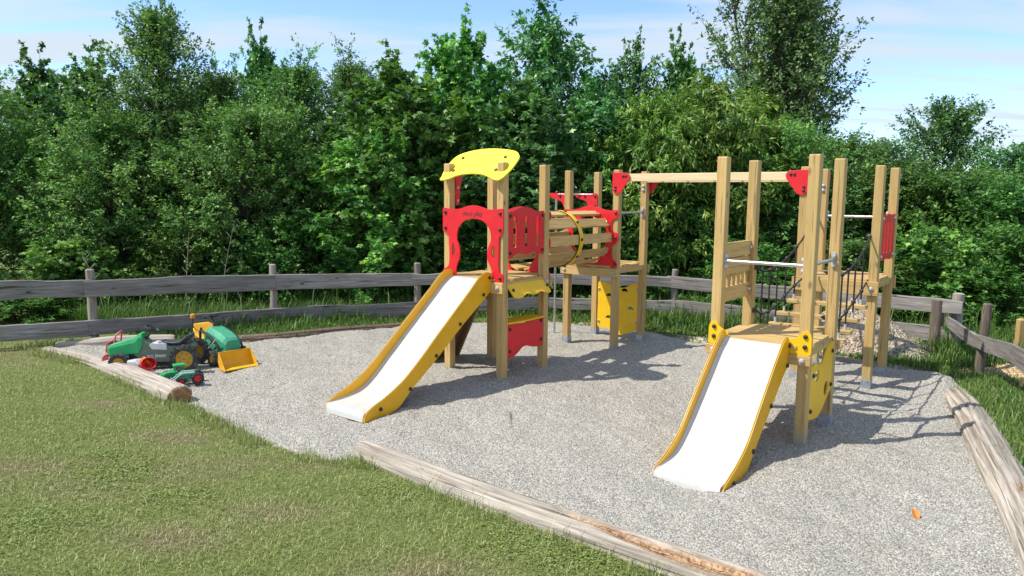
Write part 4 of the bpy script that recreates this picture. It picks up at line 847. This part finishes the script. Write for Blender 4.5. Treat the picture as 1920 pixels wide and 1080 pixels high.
MB().lathe([(.03, 0), (.032, .02), (.028, .05), (.012, .062), (.001, .064)], (-.02, -.14, .555), 'z', 14).build('beacon', ORG, t2, smooth=True)
ar = MB()
for sy in (-1, 1):
    y = sy * .165; ar.tube([(.22, y, .16), (.24, y, .40), (.28, y, .46)], .018, 6); ar.tube([(.26, y, .43), (.55, y, .37), (.70, y, .28), (.785, y, .14)], .016, 6); ar.tube([(.42, y, .20), (.60, y, .34)], .012, 6)
ar.box(.765, -.19, .12, .795, .19, .16); ar.build('loader_arms', TBLK, t2)
pi_ = MB()
for sy in (-1, 1): pi_.tube([(.50, sy * .185, .22), (.72, sy * .185, .37)], .009, 6)
pi_.build('loader_piston', LGR, t2)
def bucket(name, parent, x0, z0, wd, dep, hgt, mat, flare=1.12, th=.012, tilt=0):
    mb = MB(); h = wd / 2; hf = h * flare
    # closed shell : back wall, floor, two flared sides, open to +x and up
    A = [(x0, -h, z0 + hgt), (x0, h, z0 + hgt), (x0 - .01, h * .95, z0 + hgt * .35), (x0 - .01, -h * .95, z0 + hgt * .35)]
    prof = [(x0 + dep, z0 - .005, hf), (x0 + dep * .35, z0, h * 1.03), (x0 + .02, z0 + hgt * .12, h), (x0 - .01, z0 + hgt * .4, h), (x0 + .01, z0 + hgt, h * 1.0), (x0 + dep * .12, z0 + hgt * 1.04, h * 1.03)]
    vs = []
    for x, z, q in prof: vs += [(x, -q, z), (x, q, z)]
    fs = [(2 * i, 2 * i + 1, 2 * i + 3, 2 * i + 2) for i in range(len(prof) - 1)]
    for sd in (0, 1):
        fs.append(tuple(2 * i + sd for i in range(len(prof))))
    mb.add(vs, fs); me = mb.mesh(name); o = obj(name, me, mat, parent); s_d = o.modifiers.new('thick', 'SOLIDIFY'); s_d.thickness = th; s_d.offset = 0
    bv = o.modifiers.new('bev', 'BEVEL'); bv.width = .004; bv.segments = 2; return o
bucket('bucket', t2, .82, .012, .42, .20, .20, TYEL, 1.1, .018)
# small toys
def toy_tractor(loc, hd, sc, mb_, mr, label, loader=None, cab=True):
    t = empty('toy_tractor', (*loc, gz1(*loc)), hd, label, 'toy tractor', 'small toy tractors'); t.scale = (sc,) * 3
    for sy in (1, -1):
        wheel(t, (0, sy * .065, .06), .06, .045, mr, 12, 0, .55, out=sy); wheel(t, (.15, sy * .06, .042), .042, .035, mr, 10, 0, .55, out=sy)
    loftx([(.02, sec(.07, .05, .12)), (.10, sec(.065, .05, .125)), (.19, sec(.06, .05, .105)), (.20, sec(.05, .055, .095))]).build('hood', mb_, t, bevel=.004)
    if cab:
        c = MB()
        for x, y in ((-.035, -.038), (-.035, .038), (.05, -.038), (.05, .038)): c.box(x - .005, y - .005, .09, x + .005, y + .005, .18)
        c.prism(rc([(-.05, -.05), (.065, -.05), (.065, .05), (-.05, .05)], .015), (0, 0, .178), XA, YA, ZA, 0, .014); c.box(-.045, -.045, .06, .02, .045, .10); c.build('cab', mb_, t, bevel=.002)
    if loader:
        l = MB()
        for sy in (-1, 1): l.tube([(.03, sy * .05, .12), (.14, sy * .05, .12), (.24, sy * .05, .04)], .007, 6)
        l.build('loader_arms', loader, t); bucket('bucket', t, .23, .01, .12, .06, .05, loader, th=.005)
    return t
toy_tractor((-3.70, 8.50), R(205), 1.18, TG2, TRED, 'small green toy tractor with red wheel rims, nearest the sawn log end', loader=LGR, cab=False)
toy_tractor((-3.96, 8.62), R(215), 1.15, TG, TG2, 'small green toy tractor with a roofed cab, left of the red wheeled one', loader=TG)
dg = empty('toy_digger', (-4.62, 9.0, gz1(-4.6, 9.0) + .02), R(-25), 'orange and grey toy digger holding a bright red scoop, in front of the big tractor', 'toy digger')
dg.scale = (1.15, 1.15, 1.15)
q = MB(); q.box(-.16, -.06, .0, .04, -.02, .05); q.box(-.16, .02, .0, .04, .06, .05); q.build('track', TBLK, dg, bevel=.012)
loftx([(-.15, sec(.11, .05, .11)), (-.02, sec(.11, .05, .13)), (.03, sec(.10, .05, .09))]).build('body', LGR, dg, bevel=.006)
MB().tube([(-.02, 0, .09), (.06, 0, .15), (.13, 0, .10)], .017, 8).build('arm', ORG, dg, smooth=True)
sc_ = MB(); ov = [(.0, .07), (.03, .092), (.07, .098), (.12, .088)]
vs = []; fs = []; nn2 = 20
for (x, r) in [(0, .001)] + ov: vs += [(x, r * math.cos(2 * math.pi * i / nn2), r * .9 * math.sin(2 * math.pi * i / nn2)) for i in range(nn2)]
for i in range(4):
    for k in range(nn2): k3 = (k + 1) % nn2; fs.append((i * nn2 + k, i * nn2 + k3, (i + 1) * nn2 + k3, (i + 1) * nn2 + k))
so = obj('scoop', MB().add(vs, fs).mesh('scoop', True), TRED, dg, (.10, .0, .075), (0, R(-22), R(-28))); so.scale = (.82, .85, .8); md = so.modifiers.new('thick', 'SOLIDIFY'); md.thickness = .007
rl_ = MB().tube([(0, 0, 0), (.13, 0, 0)], .022, 14).build('toy_roller', WHT, None, smooth=True, loc=(-4.42, 8.72, gz1(-4.4, 8.7) + .05), rot=(0, 0, R(-35))); tag(rl_, 'small white and black plastic tube lying under the red scoop', 'toy')
MB().tube([(.005, 0, 0), (.03, 0, 0)], .0235, 14).build('end_band', TBLK, rl_, smooth=True); MB().tube([(.10, 0, 0), (.125, 0, 0)], .0235, 14).build('end_band', TBLK, rl_, smooth=True)
yb = empty('toy_car', (-4.24, 8.60, gz1(-4.2, 8.6) + .03), R(-30), 'tiny yellow toy car beside the white tube and the log', 'toy car')
loftx([(-.06, sec(.055, .015, .04)), (-.045, sec(.06, .012, .06)), (.01, sec(.06, .012, .062)), (.03, sec(.06, .012, .04)), (.06, sec(.052, .015, .034))]).build('body', TYEL, yb, bevel=.005)
for x in (-.035, .035):
    for sy in (-1, 1): MB().lathe([(.014, -.006), (.015, 0), (.014, .006)], (x, sy * .03, .015), 'y', 12).build('wheel', TBLK, yb, smooth=True)
wb = empty('toy_wheelbarrow', (-5.16, 9.42, gz1(-5.1, 9.4)), R(10), 'faded pinkish red plastic toy wheelbarrow standing in front of the tractor nose', 'toy wheelbarrow')
wh = MB(); wh.lathe([(.05, -.03), (.095, -.035), (.102, -.015), (.102, .015), (.095, .035), (.05, .03)], (-.0, -.17, .10), 'y', 24); wh.lathe([(.055, -.02), (.055, .02)], (0, -.17, .10), 'y', 20); wh.build('wheel', FADED, wb, smooth=True)
bk = bucket('tray', wb, -.06, .15, .26, .20, .16, FADED, 1.05, .008)
MB().tube([(-.08, -.12, .12), (.05, -.13, .20), (.22, -.13, .33), (.27, -.12, .34)], .011, 8).build('handle', FADED, wb, smooth=True); MB().tube([(-.08, .12, .12), (.05, .13, .20), (.22, .13, .33), (.27, .12, .34)], .011, 8).build('handle', FADED, wb, smooth=True)
MB().tube(cr([(.02, -.12, .16), (.05, -.12, .38), (.08, -.06, .44), (.08, .06, .44), (.05, .12, .38), (.02, .12, .16)], 4, False), .011, 8).build('hoop', FADED, wb, smooth=True)

# leaf on the gravel
lf = MB(); pts = cr([(-.012, -.05), (-.034, -.02), (-.036, .02), (-.012, .055), (0, .075), (.014, .052), (.034, .02), (.03, -.02), (.01, -.05)], 4)
vs = [(0, 0, .012)] + [(x, y, .012 + abs(x) * .5 + .012 * math.sin(y * 40)) for x, y in pts]; lf.add(vs, [(0, 1 + i, 1 + (i + 1) % len(pts)) for i in range(len(pts))]); lf.tube([(0, -.05, .014), (0, .06, .014)], .0025, 5)
LEAFO = plastic('orange_leaf', (.85, .24, .02), .6, .2); tag(obj('fallen_leaf', lf.mesh('fallen_leaf'), LEAFO, None, (2.88, 5.006, gz1(2.88, 5.0) + .008), (.25, .1, R(-8))), 'curled bright orange leaf lying alone on the gravel at lower right', 'leaf')

# ------------------------------------------------------------------ rubble heap and wood chips
def mound(name, c, rx, ry, hgt, mat, seed, rough=.05, n=150, label=None, cat=None, rot=0):
    a = np.linspace(-1.25, 1.25, n); X, Y = np.meshgrid(a, a); r = np.hypot(X, Y); ct, st2 = math.cos(rot), math.sin(rot)
    wx = X * rx * ct - Y * ry * st2; wy = X * rx * st2 + Y * ry * ct; nz_ = vnoise(wx + 40, wy + 40, 4.5, seed, 4)
    z = hgt * np.clip(1 - r * (0.85 + .35 * vnoise(wx + 9, wy + 9, 2, seed + 5)), -.2, 1) ** 1.0 + (nz_ - .5) * rough * 2.4 + (rng.random(X.shape) - .5) * rough * .35
    z = np.where(r > 1.2, -.1, z); k = np.arange(n * n).reshape(n, n); F = np.stack([k[:-1, :-1].ravel(), k[:-1, 1:].ravel(), k[1:, 1:].ravel(), k[1:, :-1].ravel()], 1)
    o = obj(name, mesh_np(name, np.stack([wx.ravel(), wy.ravel(), z.ravel()], 1), F), mat, None, c); tag(o, label, cat, None, 'stuff'); return o
mt, nt, b = newmat('rubble'); v = objvec(nt, (1, 1, 1), False); vo = nd(nt, 'ShaderNodeTexVoronoi', Scale=34); nt.links.new(v, vo.inputs['Vector']); sc3 = nt.nodes.new('ShaderNodeSeparateColor'); nt.links.new(vo.outputs['Color'], sc3.inputs[0])
bigc = noise(nt, v, 3, 3); c = ramp(nt, sc3.outputs[0], [(.1, (.16, .115, .075)), (.5, (.37, .28, .19)), (.9, (.56, .46, .35))]); c = mixc(nt, ramp(nt, bigc, [(.4, (0, 0, 0)), (.6, (1, 1, 1))]), c, ramp(nt, sc3.outputs[1], [(.1, (.17, .145, .11)), (.9, (.50, .44, .34))]))
nt.links.new(c, b.inputs['Base Color']); b.inputs['Roughness'].default_value = .9; bump(nt, mth(nt, 'MULTIPLY', vo.outputs['Distance'], -1.), 1, .03, b); RUB = mt
mound('rubble_heap', (5.12, 11.0, 0), 1.35, .85, .74, RUB, 5, .06, label='heap of gravel and pale rubble piled against the fence behind the right tower', cat='rubble heap', rot=R(-38))
ROCK = plastic('pale_rock', (.52, .43, .34), .9, .25)
def rockmesh(seed):
    rg = np.random.default_rng(seed); mb = MB(); mb.ball((0, 0, 0), 1, 5); V = np.array(mb.V); V = V * (1 + (rg.random((len(V), 1)) - .5) * .35) * [1.3, .9, .6]; mb.V = [tuple(v) for v in V]; return mb.mesh('rock')
rk = [rockmesh(i) for i in range(4)]
for i, (x, y, z, s2) in enumerate([(5.55, 10.55, .14, .07), (5.72, 10.40, .10, .06), (5.40, 10.45, .12, .08), (5.86, 10.28, .05, .06), (5.25, 10.48, .13, .06), (5.62, 10.22, .04, .055), (5.98, 10.25, .03, .045), (5.12, 10.35, .06, .05), (5.45, 10.72, .24, .055), (5.78, 10.55, .14, .045)]):
    o = obj('rock', rk[i % 4], ROCK, None, (x, y, z), (i * .7, i * 1.1, i * 2.)); o.scale = (s2,) * 3; tag(o, 'pale broken stone among the loose stones on the lower right slope of the rubble heap', 'rock', 'loose stones on the rubble heap')
mt, nt, b = newmat('wood_chips'); v = objvec(nt, (1, 1, 1), False); vo = nd(nt, 'ShaderNodeTexVoronoi', Scale=40); nt.links.new(v, vo.inputs['Vector']); sc3 = nt.nodes.new('ShaderNodeSeparateColor'); nt.links.new(vo.outputs['Color'], sc3.inputs[0])
nt.links.new(ramp(nt, sc3.outputs[0], [(.05, (.28, .17, .08)), (.5, (.55, .38, .20)), (.95, (.74, .56, .34))]), b.inputs['Base Color']); b.inputs['Roughness'].default_value = .9; bump(nt, mth(nt, 'MULTIPLY', vo.outputs['Distance'], -1.), 1, .03, b)
mound('wood_chips', (6.75, 9.30, .02), 1.0, .62, .13, mt, 9, .025, 110, 'patch of pale tan wood chips behind the sagging side fence', 'wood chips', R(-10))

# ------------------------------------------------------------------ trees
def leafmat(name, cols, trans=.32, rough=.38, spec=.5):
    mt, nt, b = newmat(name); at = nd(nt, 'ShaderNodeAttribute', attribute_name='v'); oi = nt.nodes.new('ShaderNodeObjectInfo')
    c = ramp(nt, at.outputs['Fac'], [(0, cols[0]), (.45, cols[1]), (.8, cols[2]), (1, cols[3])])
    hs = nt.nodes.new('ShaderNodeHueSaturation'); nt.links.new(c, hs.inputs['Color']); nt.links.new(mth(nt, 'ADD', mth(nt, 'MULTIPLY', oi.outputs['Random'], .03), .485), hs.inputs['Hue']); nt.links.new(mth(nt, 'ADD', mth(nt, 'MULTIPLY', oi.outputs['Random'], .35), .82), hs.inputs['Value'])
    c = hs.outputs[0]; nt.links.new(c, b.inputs['Base Color']); b.inputs['Roughness'].default_value = rough; b.inputs['Specular IOR Level'].default_value = spec
    tr = nt.nodes.new('ShaderNodeBsdfTranslucent'); nt.links.new(mixc(nt, 1.0, c, (1.0, 1.15, .5), 'MULTIPLY'), tr.inputs[0]); ms = nt.nodes.new('ShaderNodeMixShader'); ms.inputs[0].default_value = trans
    nt.links.new(b.outputs[0], ms.inputs[1]); nt.links.new(tr.outputs[0], ms.inputs[2]); nt.links.new(ms.outputs[0], nt.nodes['Material Output'].inputs[0]); return mt
LM = leafmat('maple_leaf', [(0.068, 0.180, 0.040), (0.122, 0.299, 0.064), (0.232, 0.477, 0.092), (0.403, 0.657, 0.143)], .3, .45, .4)
LD = leafmat('dark_leaf', [(0.047, 0.128, 0.037), (0.082, 0.211, 0.059), (0.148, 0.326, 0.093), (0.266, 0.453, 0.132)], .25, .42, .45)
LF = leafmat('fine_leaf', [(0.069, 0.160, 0.041), (0.128, 0.275, 0.065), (0.225, 0.412, 0.097), (0.416, 0.582, 0.168)], .3, .5, .35)
LW = leafmat('walnut_leaf', [(0.074, 0.169, 0.027), (0.151, 0.291, 0.045), (0.252, 0.413, 0.073), (0.505, 0.606, 0.159)], .33, .42, .4)
LS = leafmat('willow_leaf', [(0.083, 0.152, 0.056), (0.155, 0.265, 0.097), (0.253, 0.387, 0.155), (0.397, 0.527, 0.230)], .28, .5, .35)
LB = leafmat('bush_leaf', [(0.040, 0.112, 0.020), (0.074, 0.189, 0.032), (0.124, 0.276, 0.050), (0.232, 0.395, 0.102)], .3, .48, .35)
mt, nt, b = newmat('tree_bark'); v = objvec(nt, (10, 10, 2)); g = noise(nt, v, 2, 5, .6); nt.links.new(ramp(nt, g, [(.35, (.035, .028, .02)), (.65, (.13, .11, .085))]), b.inputs['Base Color']); b.inputs['Roughness'].default_value = .9; bump(nt, g, .8, .02, b); BARK = mt
TPL = {
 'oval': (np.array([(0, 0, 0), (.27, .42, -.05), (0, 1, -.06), (-.27, .42, -.05)]), np.array([(0, 1, 2), (0, 2, 3)])),
 'lance': (np.array([(0, 0, 0), (.13, .4, -.02), (0, 1, -.16), (-.13, .4, -.02)]), np.array([(0, 1, 2), (0, 2, 3)])),
 'maple': (np.array([(0, .32, .03), (0, 0, 0), (.33, .0, -.04), (.25, .22, 0), (.58, .44, -.08), (.23, .50, 0), (0, 1, -.12), (-.23, .50, 0), (-.58, .44, -.08), (-.25, .22, 0), (-.33, 0, -.04)]), np.array([(0, i, i + 1 if i < 10 else 1) for i in range(1, 11)]))}
def norm(a): return a / np.maximum(np.linalg.norm(a, axis=-1, keepdims=True), 1e-9)
def crown(name, seed, H, rad, z0, nbr, ntw, nlf, size, tpl, mat, prof, upang=(.2, .9), lead=10, leadlen=.6, twig=.45, droop=0.0, gap=.0, flat=.85, stems=1, spread=0.0):
    g = np.random.default_rng(seed)
    st = [(g.uniform(-spread, spread), g.uniform(-spread, spread) * .5, g.uniform(.8, 1.0)) for _ in range(stems)]
    if stems == 1: st = [(0, 0, 1.0)]
    bx = []; wood_ = MB()
    for (sx, sy, sh) in st:
        hh = H * sh; pts = [(sx * (z / hh) ** .8 + .05 * math.sin(z * 1.7 + seed), sy * (z / hh) ** .8 + .05 * math.cos(z * 1.3 + seed), z) if z > 0 else (.05 * math.sin(seed), .05 * math.cos(seed), z) for z in np.linspace(-.1, hh * .97, 9)]
        wood_.tube(pts, [max(.008, (.016 + .010 * hh) * (1 - i / 9.2)) for i in range(9)], 7)
    ori = []; dirs = []; lens = []; col = []
    for i in range(nbr + lead * stems):
        sx, sy, sh = st[i % len(st)]; hh = H * sh; isl = i >= nbr
        t = g.random() ** .9 if not isl else g.uniform(.82, 1.0); az = g.uniform(0, 2 * np.pi); z = z0 + (hh - z0) * t * (.93 if not isl else .97)
        L = prof(t) * rad * g.uniform(.62, 1.12) if not isl else g.uniform(.35, 1) * leadlen
        e = upang[0] + (upang[1] - upang[0]) * t + g.uniform(-.2, .25); e = e if not isl else g.uniform(.9, 1.5)
        d = np.array([math.cos(az) * math.cos(e), math.sin(az) * math.cos(e), math.sin(e)]); zf = (z / hh) ** .8
        o = np.array([sx * zf + .05 * math.sin(z * 1.7 + seed), sy * zf + .05 * math.cos(z * 1.3 + seed), z]); k = 7; tt = np.linspace(0, 1, k)[:, None]
        bend = np.array([0, 0, 1.]) * (.18 * L) * tt ** 2 - np.array([0, 0, 1.]) * droop * L * tt ** 2.2
        P = o + d * L * tt + bend + np.cumsum(g.normal(0, .02 * L, (k, 3)) * (np.arange(k) > 0)[:, None], 0)
        if L > .5: wood_.tube([tuple(q) for q in P], [max(.003, .012 * L * (1 - j / 7.5)) for j in range(k)], 4, cap=False)
        m_ = max(3, int(ntw * (L / rad + .15))); cl = g.normal(0, .16)
        for j in range(m_):
            u = g.uniform(.12, 1) ** .75 if not isl else g.random(); q = P[0] + 0; f_ = u * (k - 1); i0 = min(int(f_), k - 2); q = P[i0] + (P[i0 + 1] - P[i0]) * (f_ - i0)
            dd = norm(d * .5 + g.normal(0, .55, 3) + np.array([0, 0, .25 - droop * .8])); ll = twig * g.uniform(.5, 1.15) * (.65 if isl else 1)
            ori.append(q); dirs.append(dd); lens.append(ll); col.append(cl + g.normal(0, .08))
        if isl or u > 0: ori.append(P[-1]); dirs.append(norm(d + np.array([0, 0, .2]))); lens.append(twig * .8); col.append(cl)
    ori = np.array(ori); dirs = np.array(dirs); lens = np.array(lens); col = np.array(col); n = len(ori)
    # leaves along each twig
    tt = g.random((n, nlf)) ** .8; bend = np.array([0, 0, -1.]) * (.12 + droop * .5)
    P = ori[:, None] + dirs[:, None] * (lens[:, None] * tt)[..., None] + bend * (tt ** 2 * lens[:, None])[..., None] + g.normal(0, .028, (n, nlf, 3))
    P = P.reshape(-1, 3); D = np.repeat(dirs, nlf, 0); N_ = len(P)
    outw = norm(np.stack([P[:, 0], P[:, 1], np.zeros(N_)], 1))
    Yd = norm(D * .5 + outw * .35 + g.normal(0, .55, (N_, 3)) + np.array([0, 0, -.25 - droop]))
    Nn = norm(np.array([0, 0, flat]) + outw * .35 + g.normal(0, .38, (N_, 3))); Xd = norm(np.cross(Yd, Nn)); Nn = np.cross(Xd, Yd)
    sz = size * g.uniform(.6, 1.25, N_); T, Fc = TPL[tpl]
    V = P[:, None] + (Xd[:, None] * T[None, :, 0:1] + Yd[:, None] * T[None, :, 1:2] + Nn[:, None] * T[None, :, 2:3]) * sz[:, None, None]
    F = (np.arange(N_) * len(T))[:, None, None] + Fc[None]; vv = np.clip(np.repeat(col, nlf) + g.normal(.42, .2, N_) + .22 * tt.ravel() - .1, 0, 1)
    cm = mesh_np(name, V.reshape(-1, 3), F.reshape(-1, 3), attrs={'v': np.repeat(vv, len(T))}); cm.materials.append(mat)
    wm = wood_.mesh('trunk', True); wm.materials.append(BARK); return cm, wm
round_p = lambda t: (math.sin(math.pi * (t * .8 + .17)) ** .7) * .95
cone_p = lambda t: (1 - t) ** .75 * .95 + .10
fcone_p = lambda t: min(1, (1 - t) * 1.75) ** .8 * .9 + .12
dome_p = lambda t: math.sqrt(max(.02, 1 - (t * 1.02) ** 2.6)) * .9 + .05
col_p = lambda t: .5 + .45 * math.sin(math.pi * min(1, t * .9 + .1))
K = {}
K['maple'] = crown('crown', 1, 5.2, 1.7, .3, 170, 9, 13, .135, 'maple', LM, round_p, (.0, .8), 10, .7, .42)
K['darkmaple'] = crown('crown', 2, 5.2, 1.6, .3, 150, 9, 13, .13, 'maple', LD, round_p, (.1, .9), 12, .8, .42)
K['fine'] = crown('crown', 3, 5.6, 1.9, .2, 330, 11, 17, .075, 'oval', LF, fcone_p, (.1, 1.0), 10, .8, .40)
K['fine2'] = crown('crown', 4, 4.6, 1.9, .1, 260, 11, 17, .075, 'oval', LF, round_p, (.1, .9), 14, .6, .40)
K['chest'] = crown('crown', 5, 6.0, 1.8, .4, 180, 9, 14, .13, 'oval', LD, dome_p, (-.05, .7), 10, .6, .42, droop=.15)
K['walnut'] = crown('crown', 6, 4.6, 1.7, .3, 170, 9, 15, .15, 'lance', LW, round_p, (.1, .9), 12, .5, .45, droop=.35)
K['willow'] = crown('crown', 7, 7.0, 1.7, .8, 400, 10, 14, .09, 'oval', LS, col_p, (.5, 1.1), 6, .9, .42, stems=7, spread=1.5)
K['oak'] = crown('crown', 8, 4.4, 1.9, .6, 210, 10, 15, .10, 'oval', LD, dome_p, (0, .8), 14, .5, .40)
K['bush'] = crown('crown', 9, 1.9, 1.1, .0, 110, 8, 13, .075, 'oval', LB, dome_p, (.1, .9), 10, .35, .32)
K['bush2'] = crown('crown', 10, 1.7, 1.0, .0, 90, 8, 12, .10, 'maple', LM, dome_p, (.1, .9), 8, .3, .30)
K['hazel'] = crown('crown', 12, 3.0, 1.5, .0, 170, 9, 14, .085, 'oval', LB, dome_p, (.1, .9), 12, .4, .36)
def tree(kind, x, y, h, sxy, rz, name, cat, label, group, kh):
    cm, wm = K[kind]; r = empty(name, (x, y, 0), R(rz), label, cat, group); s2 = h / kh; r.location.z = -.03
    c = obj('crown', cm, None, r); t = obj('trunk', wm, None, r); r.scale = (sxy, sxy, s2); return r
KH = dict(maple=5.7, darkmaple=5.8, fine=6.2, fine2=5.0, chest=6.4, walnut=4.9, willow=7.6, oak=4.7, bush=2.15, bush2=1.9, hazel=3.3)
def px(x, y): return (x - 960) / 1383.3 * y
G1 = 'trees behind the fence'
TREES = [ # kind, px, Y, top height, width scale, rz
 ('fine2', -30, 15.6, 4.75, 1.0, 10, 'fine leaved tree cut by the left edge of the picture'),
 ('darkmaple', 95, 18.0, 5.45, .85, 40, 'dark maple just left of the tallest pointed tree on the left'),
 ('darkmaple', 180, 17.2, 5.4, .85, 140, 'dark maple touching the left flank of the tall pointed tree'),
 ('fine', 312, 16.2, 6.65, 1.0, 80, 'tallest pointed fine leaved tree of the left half'),
 ('fine2', 215, 15.2, 4.0, .95, 200, 'low bushy fine leaved tree in front of the two dark maples'),
 ('fine', 425, 17.0, 5.35, .95, 260, 'fine leaved tree on the right flank of the tall pointed tree'),
 ('darkmaple', 500, 18.4, 6.1, .62, 20, 'slim maple spire rising between the fine leaved trees'),
 ('fine', 572, 16.4, 5.45, 1.0, 330, 'fine leaved tree to the right of the slim maple spire'),
 ('fine2', 470, 15.0, 4.1, 1.0, 120, 'broad low fine leaved tree above the second fence post from the left'),
 ('fine', 660, 17.6, 5.75, .9, 150, 'fine leaved tree whose top shows behind the bright maple'),
 ('maple', 755, 15.4, 5.05, 1.02, 30, 'broad bright green maple left of the yellow roof panel'),
 ('maple', 700, 14.7, 3.6, .85, 190, 'low bright maple with big leaves hanging over the fence'),
 ('maple', 868, 16.6, 5.95, .85, 100, 'taller maple directly behind the yellow roof panel'),
 ('chest', 1015, 18.3, 7.1, 1.0, 60, 'tallest dark dense tree in the middle of the row'),
 ('darkmaple', 985, 15.2, 4.6, 1.0, 220, 'dark maple behind the slat tunnel'),
 ('chest', 1100, 16.0, 4.8, .8, 310, 'dark glossy tree behind the fire pole'),
 ('chest', 1180, 18.0, 6.05, .72, 200, 'dark tree with a ragged top right of the tallest middle tree'),
 ('walnut', 1215, 15.6, 4.6, .95, 0, 'yellowish walnut behind the left end of the overhead beam'),
 ('walnut', 1330, 15.8, 5.0, 1.0, 130, 'yellowish walnut behind the middle of the overhead beam'),
 ('darkmaple', 1268, 17.8, 5.9, .6, 300, 'slim dark maple peeping above the two walnuts'),
 ('willow', 1480, 19.5, 8.9, 1.18, 15, 'tall airy many stemmed willow reaching out of the picture'),
 ('fine2', 1440, 16.0, 3.95, 1.0, 75, 'low fine leaved tree at the foot of the tall willow'),
 ('fine2', 1575, 16.4, 3.7, 1.0, 250, 'low fine leaved tree behind the rope bridge'),
 ('oak', 1755, 23.5, 5.25, 1.05, 0, 'round topped oak standing apart to the right of the willow'),
 ('hazel', 1670, 15.6, 2.9, 1.0, 40, 'hazel behind the far right tower'),
 ('hazel', 1790, 14.8, 2.75, 1.05, 160, 'hazel behind the fence corner'),
 ('hazel', 1900, 14.0, 2.6, 1.0, 280, 'hazel behind the side fence at the right edge'),
 ('oak', 1905, 20.0, 3.75, 1.0, 90, 'oak crown at the right edge of the picture'),
 ('oak', 1640, 22.0, 3.9, .9, 200, 'oak crown between the willow and the round topped oak'),
 ('fine2', 1840, 18.0, 3.0, 1.1, 210, 'fine leaved tree below and right of the round topped oak'),
 ('fine2', 1110, 19.5, 5.3, 1.0, 30, 'fine leaved tree hidden between the dark middle trees'),
 ('fine2', 380, 19.5, 5.0, 1.1, 300, 'fine leaved tree half hidden behind the tall pointed tree'),
 ('fine2', 60, 20.0, 4.9, 1.1, 350, 'fine leaved tree half hidden behind the left dark maple'),
 ('fine2', 820, 19.6, 5.2, 1.1, 60, 'fine leaved tree half hidden behind the maples of the middle'),
 ('walnut', 1400, 18.6, 5.1, 1.0, 60, 'walnut half hidden behind the yellowish walnuts'),
 ('fine2', -190, 16.5, 5.0, 1.1, 100, 'fine leaved tree beyond the left edge of the picture'),
 ('hazel', 2060, 14.0, 3.0, 1.1, 10, 'hazel beyond the right edge of the picture'),
]
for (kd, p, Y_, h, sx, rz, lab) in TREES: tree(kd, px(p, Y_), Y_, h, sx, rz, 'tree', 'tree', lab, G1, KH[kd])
BUSH = [('bush', 20, 12.6, 1.0, .9, 'leftmost bush behind the fence'), ('bush2', 110, 13.3, 1.15, 1.0, 'broad leaved bush behind the first visible fence post'), ('bush', 215, 13.6, 1.2, 1.0, 'bush behind the nose of the green tractor'), ('bush', 330, 14.0, 1.3, 1.0, 'bush behind the seat of the green tractor'), ('bush2', 420, 14.1, 1.2, .9, 'broad leaved bush behind the yellow bucket loader'),
 ('bush', 560, 14.4, 1.3, 1.1, 'bush behind the second visible fence post'), ('bush2', 660, 14.4, 1.35, 1.0, 'broad leaved bush left of the left slide top'), ('bush', 800, 14.6, 1.5, 1.0, 'bush behind the third visible fence post'), ('bush', 900, 14.8, 1.3, 1.0, 'bush behind the left tower'), ('bush2', 1000, 14.8, 1.3, 1.0, 'broad leaved bush behind the red counter panel'), ('bush', 1100, 14.8, 1.4, 1.1, 'bush behind the fire pole'),
 ('bush2', 1200, 14.7, 1.4, 1.0, 'broad leaved bush behind the yellow climbing panel'), ('bush', 1300, 14.5, 1.5, 1.1, 'bush right of the middle tower'), ('bush', 1410, 14.0, 1.4, 1.0, 'bush behind the board wall of the right tower'), ('bush2', 1500, 13.4, 1.3, 1.0, 'broad leaved bush behind the rope bridge'), ('bush', 1600, 13.0, 1.35, 1.1, 'bush behind the rubble heap'), ('bush', 1700, 12.6, 1.3, 1.1, 'bush left of the fence corner'), ('bush2', 1780, 12.2, 1.3, 1.0, 'broad leaved bush right behind the fence corner'), ('bush', 1860, 12.0, 1.3, 1.1, 'bush behind the leaning post'), ('bush', 1950, 11.7, 1.3, 1.1, 'bush at the right edge behind the new post')]
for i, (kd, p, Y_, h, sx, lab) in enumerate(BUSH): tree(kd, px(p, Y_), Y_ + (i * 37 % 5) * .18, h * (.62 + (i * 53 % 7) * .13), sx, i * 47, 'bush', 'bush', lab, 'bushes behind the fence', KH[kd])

for i, (x, y, h_, lx, lab) in enumerate([(-5.35, 13.4, 1.75, .32, 'pale dead stalk leaning right behind the fence, above the seat of the side on tractor'), (-5.9, 13.2, 1.55, .12, 'pale thin dead stalk standing left of the other one behind the fence'), (-7.2, 12.9, 1.2, -.35, 'short dead stalk leaning left behind the fence, left of the two taller stalks')]):
    mb = MB(); P_ = [(lx * t ** 1.5, 0, h_ * t) for t in np.linspace(0, 1, 9)]; mb.tube(P_, [.009 * (1 - .7 * t) for t in np.linspace(0, 1, 9)], 5)
    for k in range(7): t = .45 + k * .075; p0 = Vector((lx * t ** 1.5, 0, h_ * t)); mb.tube([p0, p0 + Vector((.09 * (-1) ** k, .03, .10))], .003, 4)
    tag(mb.build('dead_stalk', plastic('dead_stalk', (.5, .42, .3), .8), None, loc=(x, y, 0)), lab, 'dead stalk', 'dead stalks behind the fence')

bpy.data.objects['fallen_leaf'].scale = (.7, .95, .8)
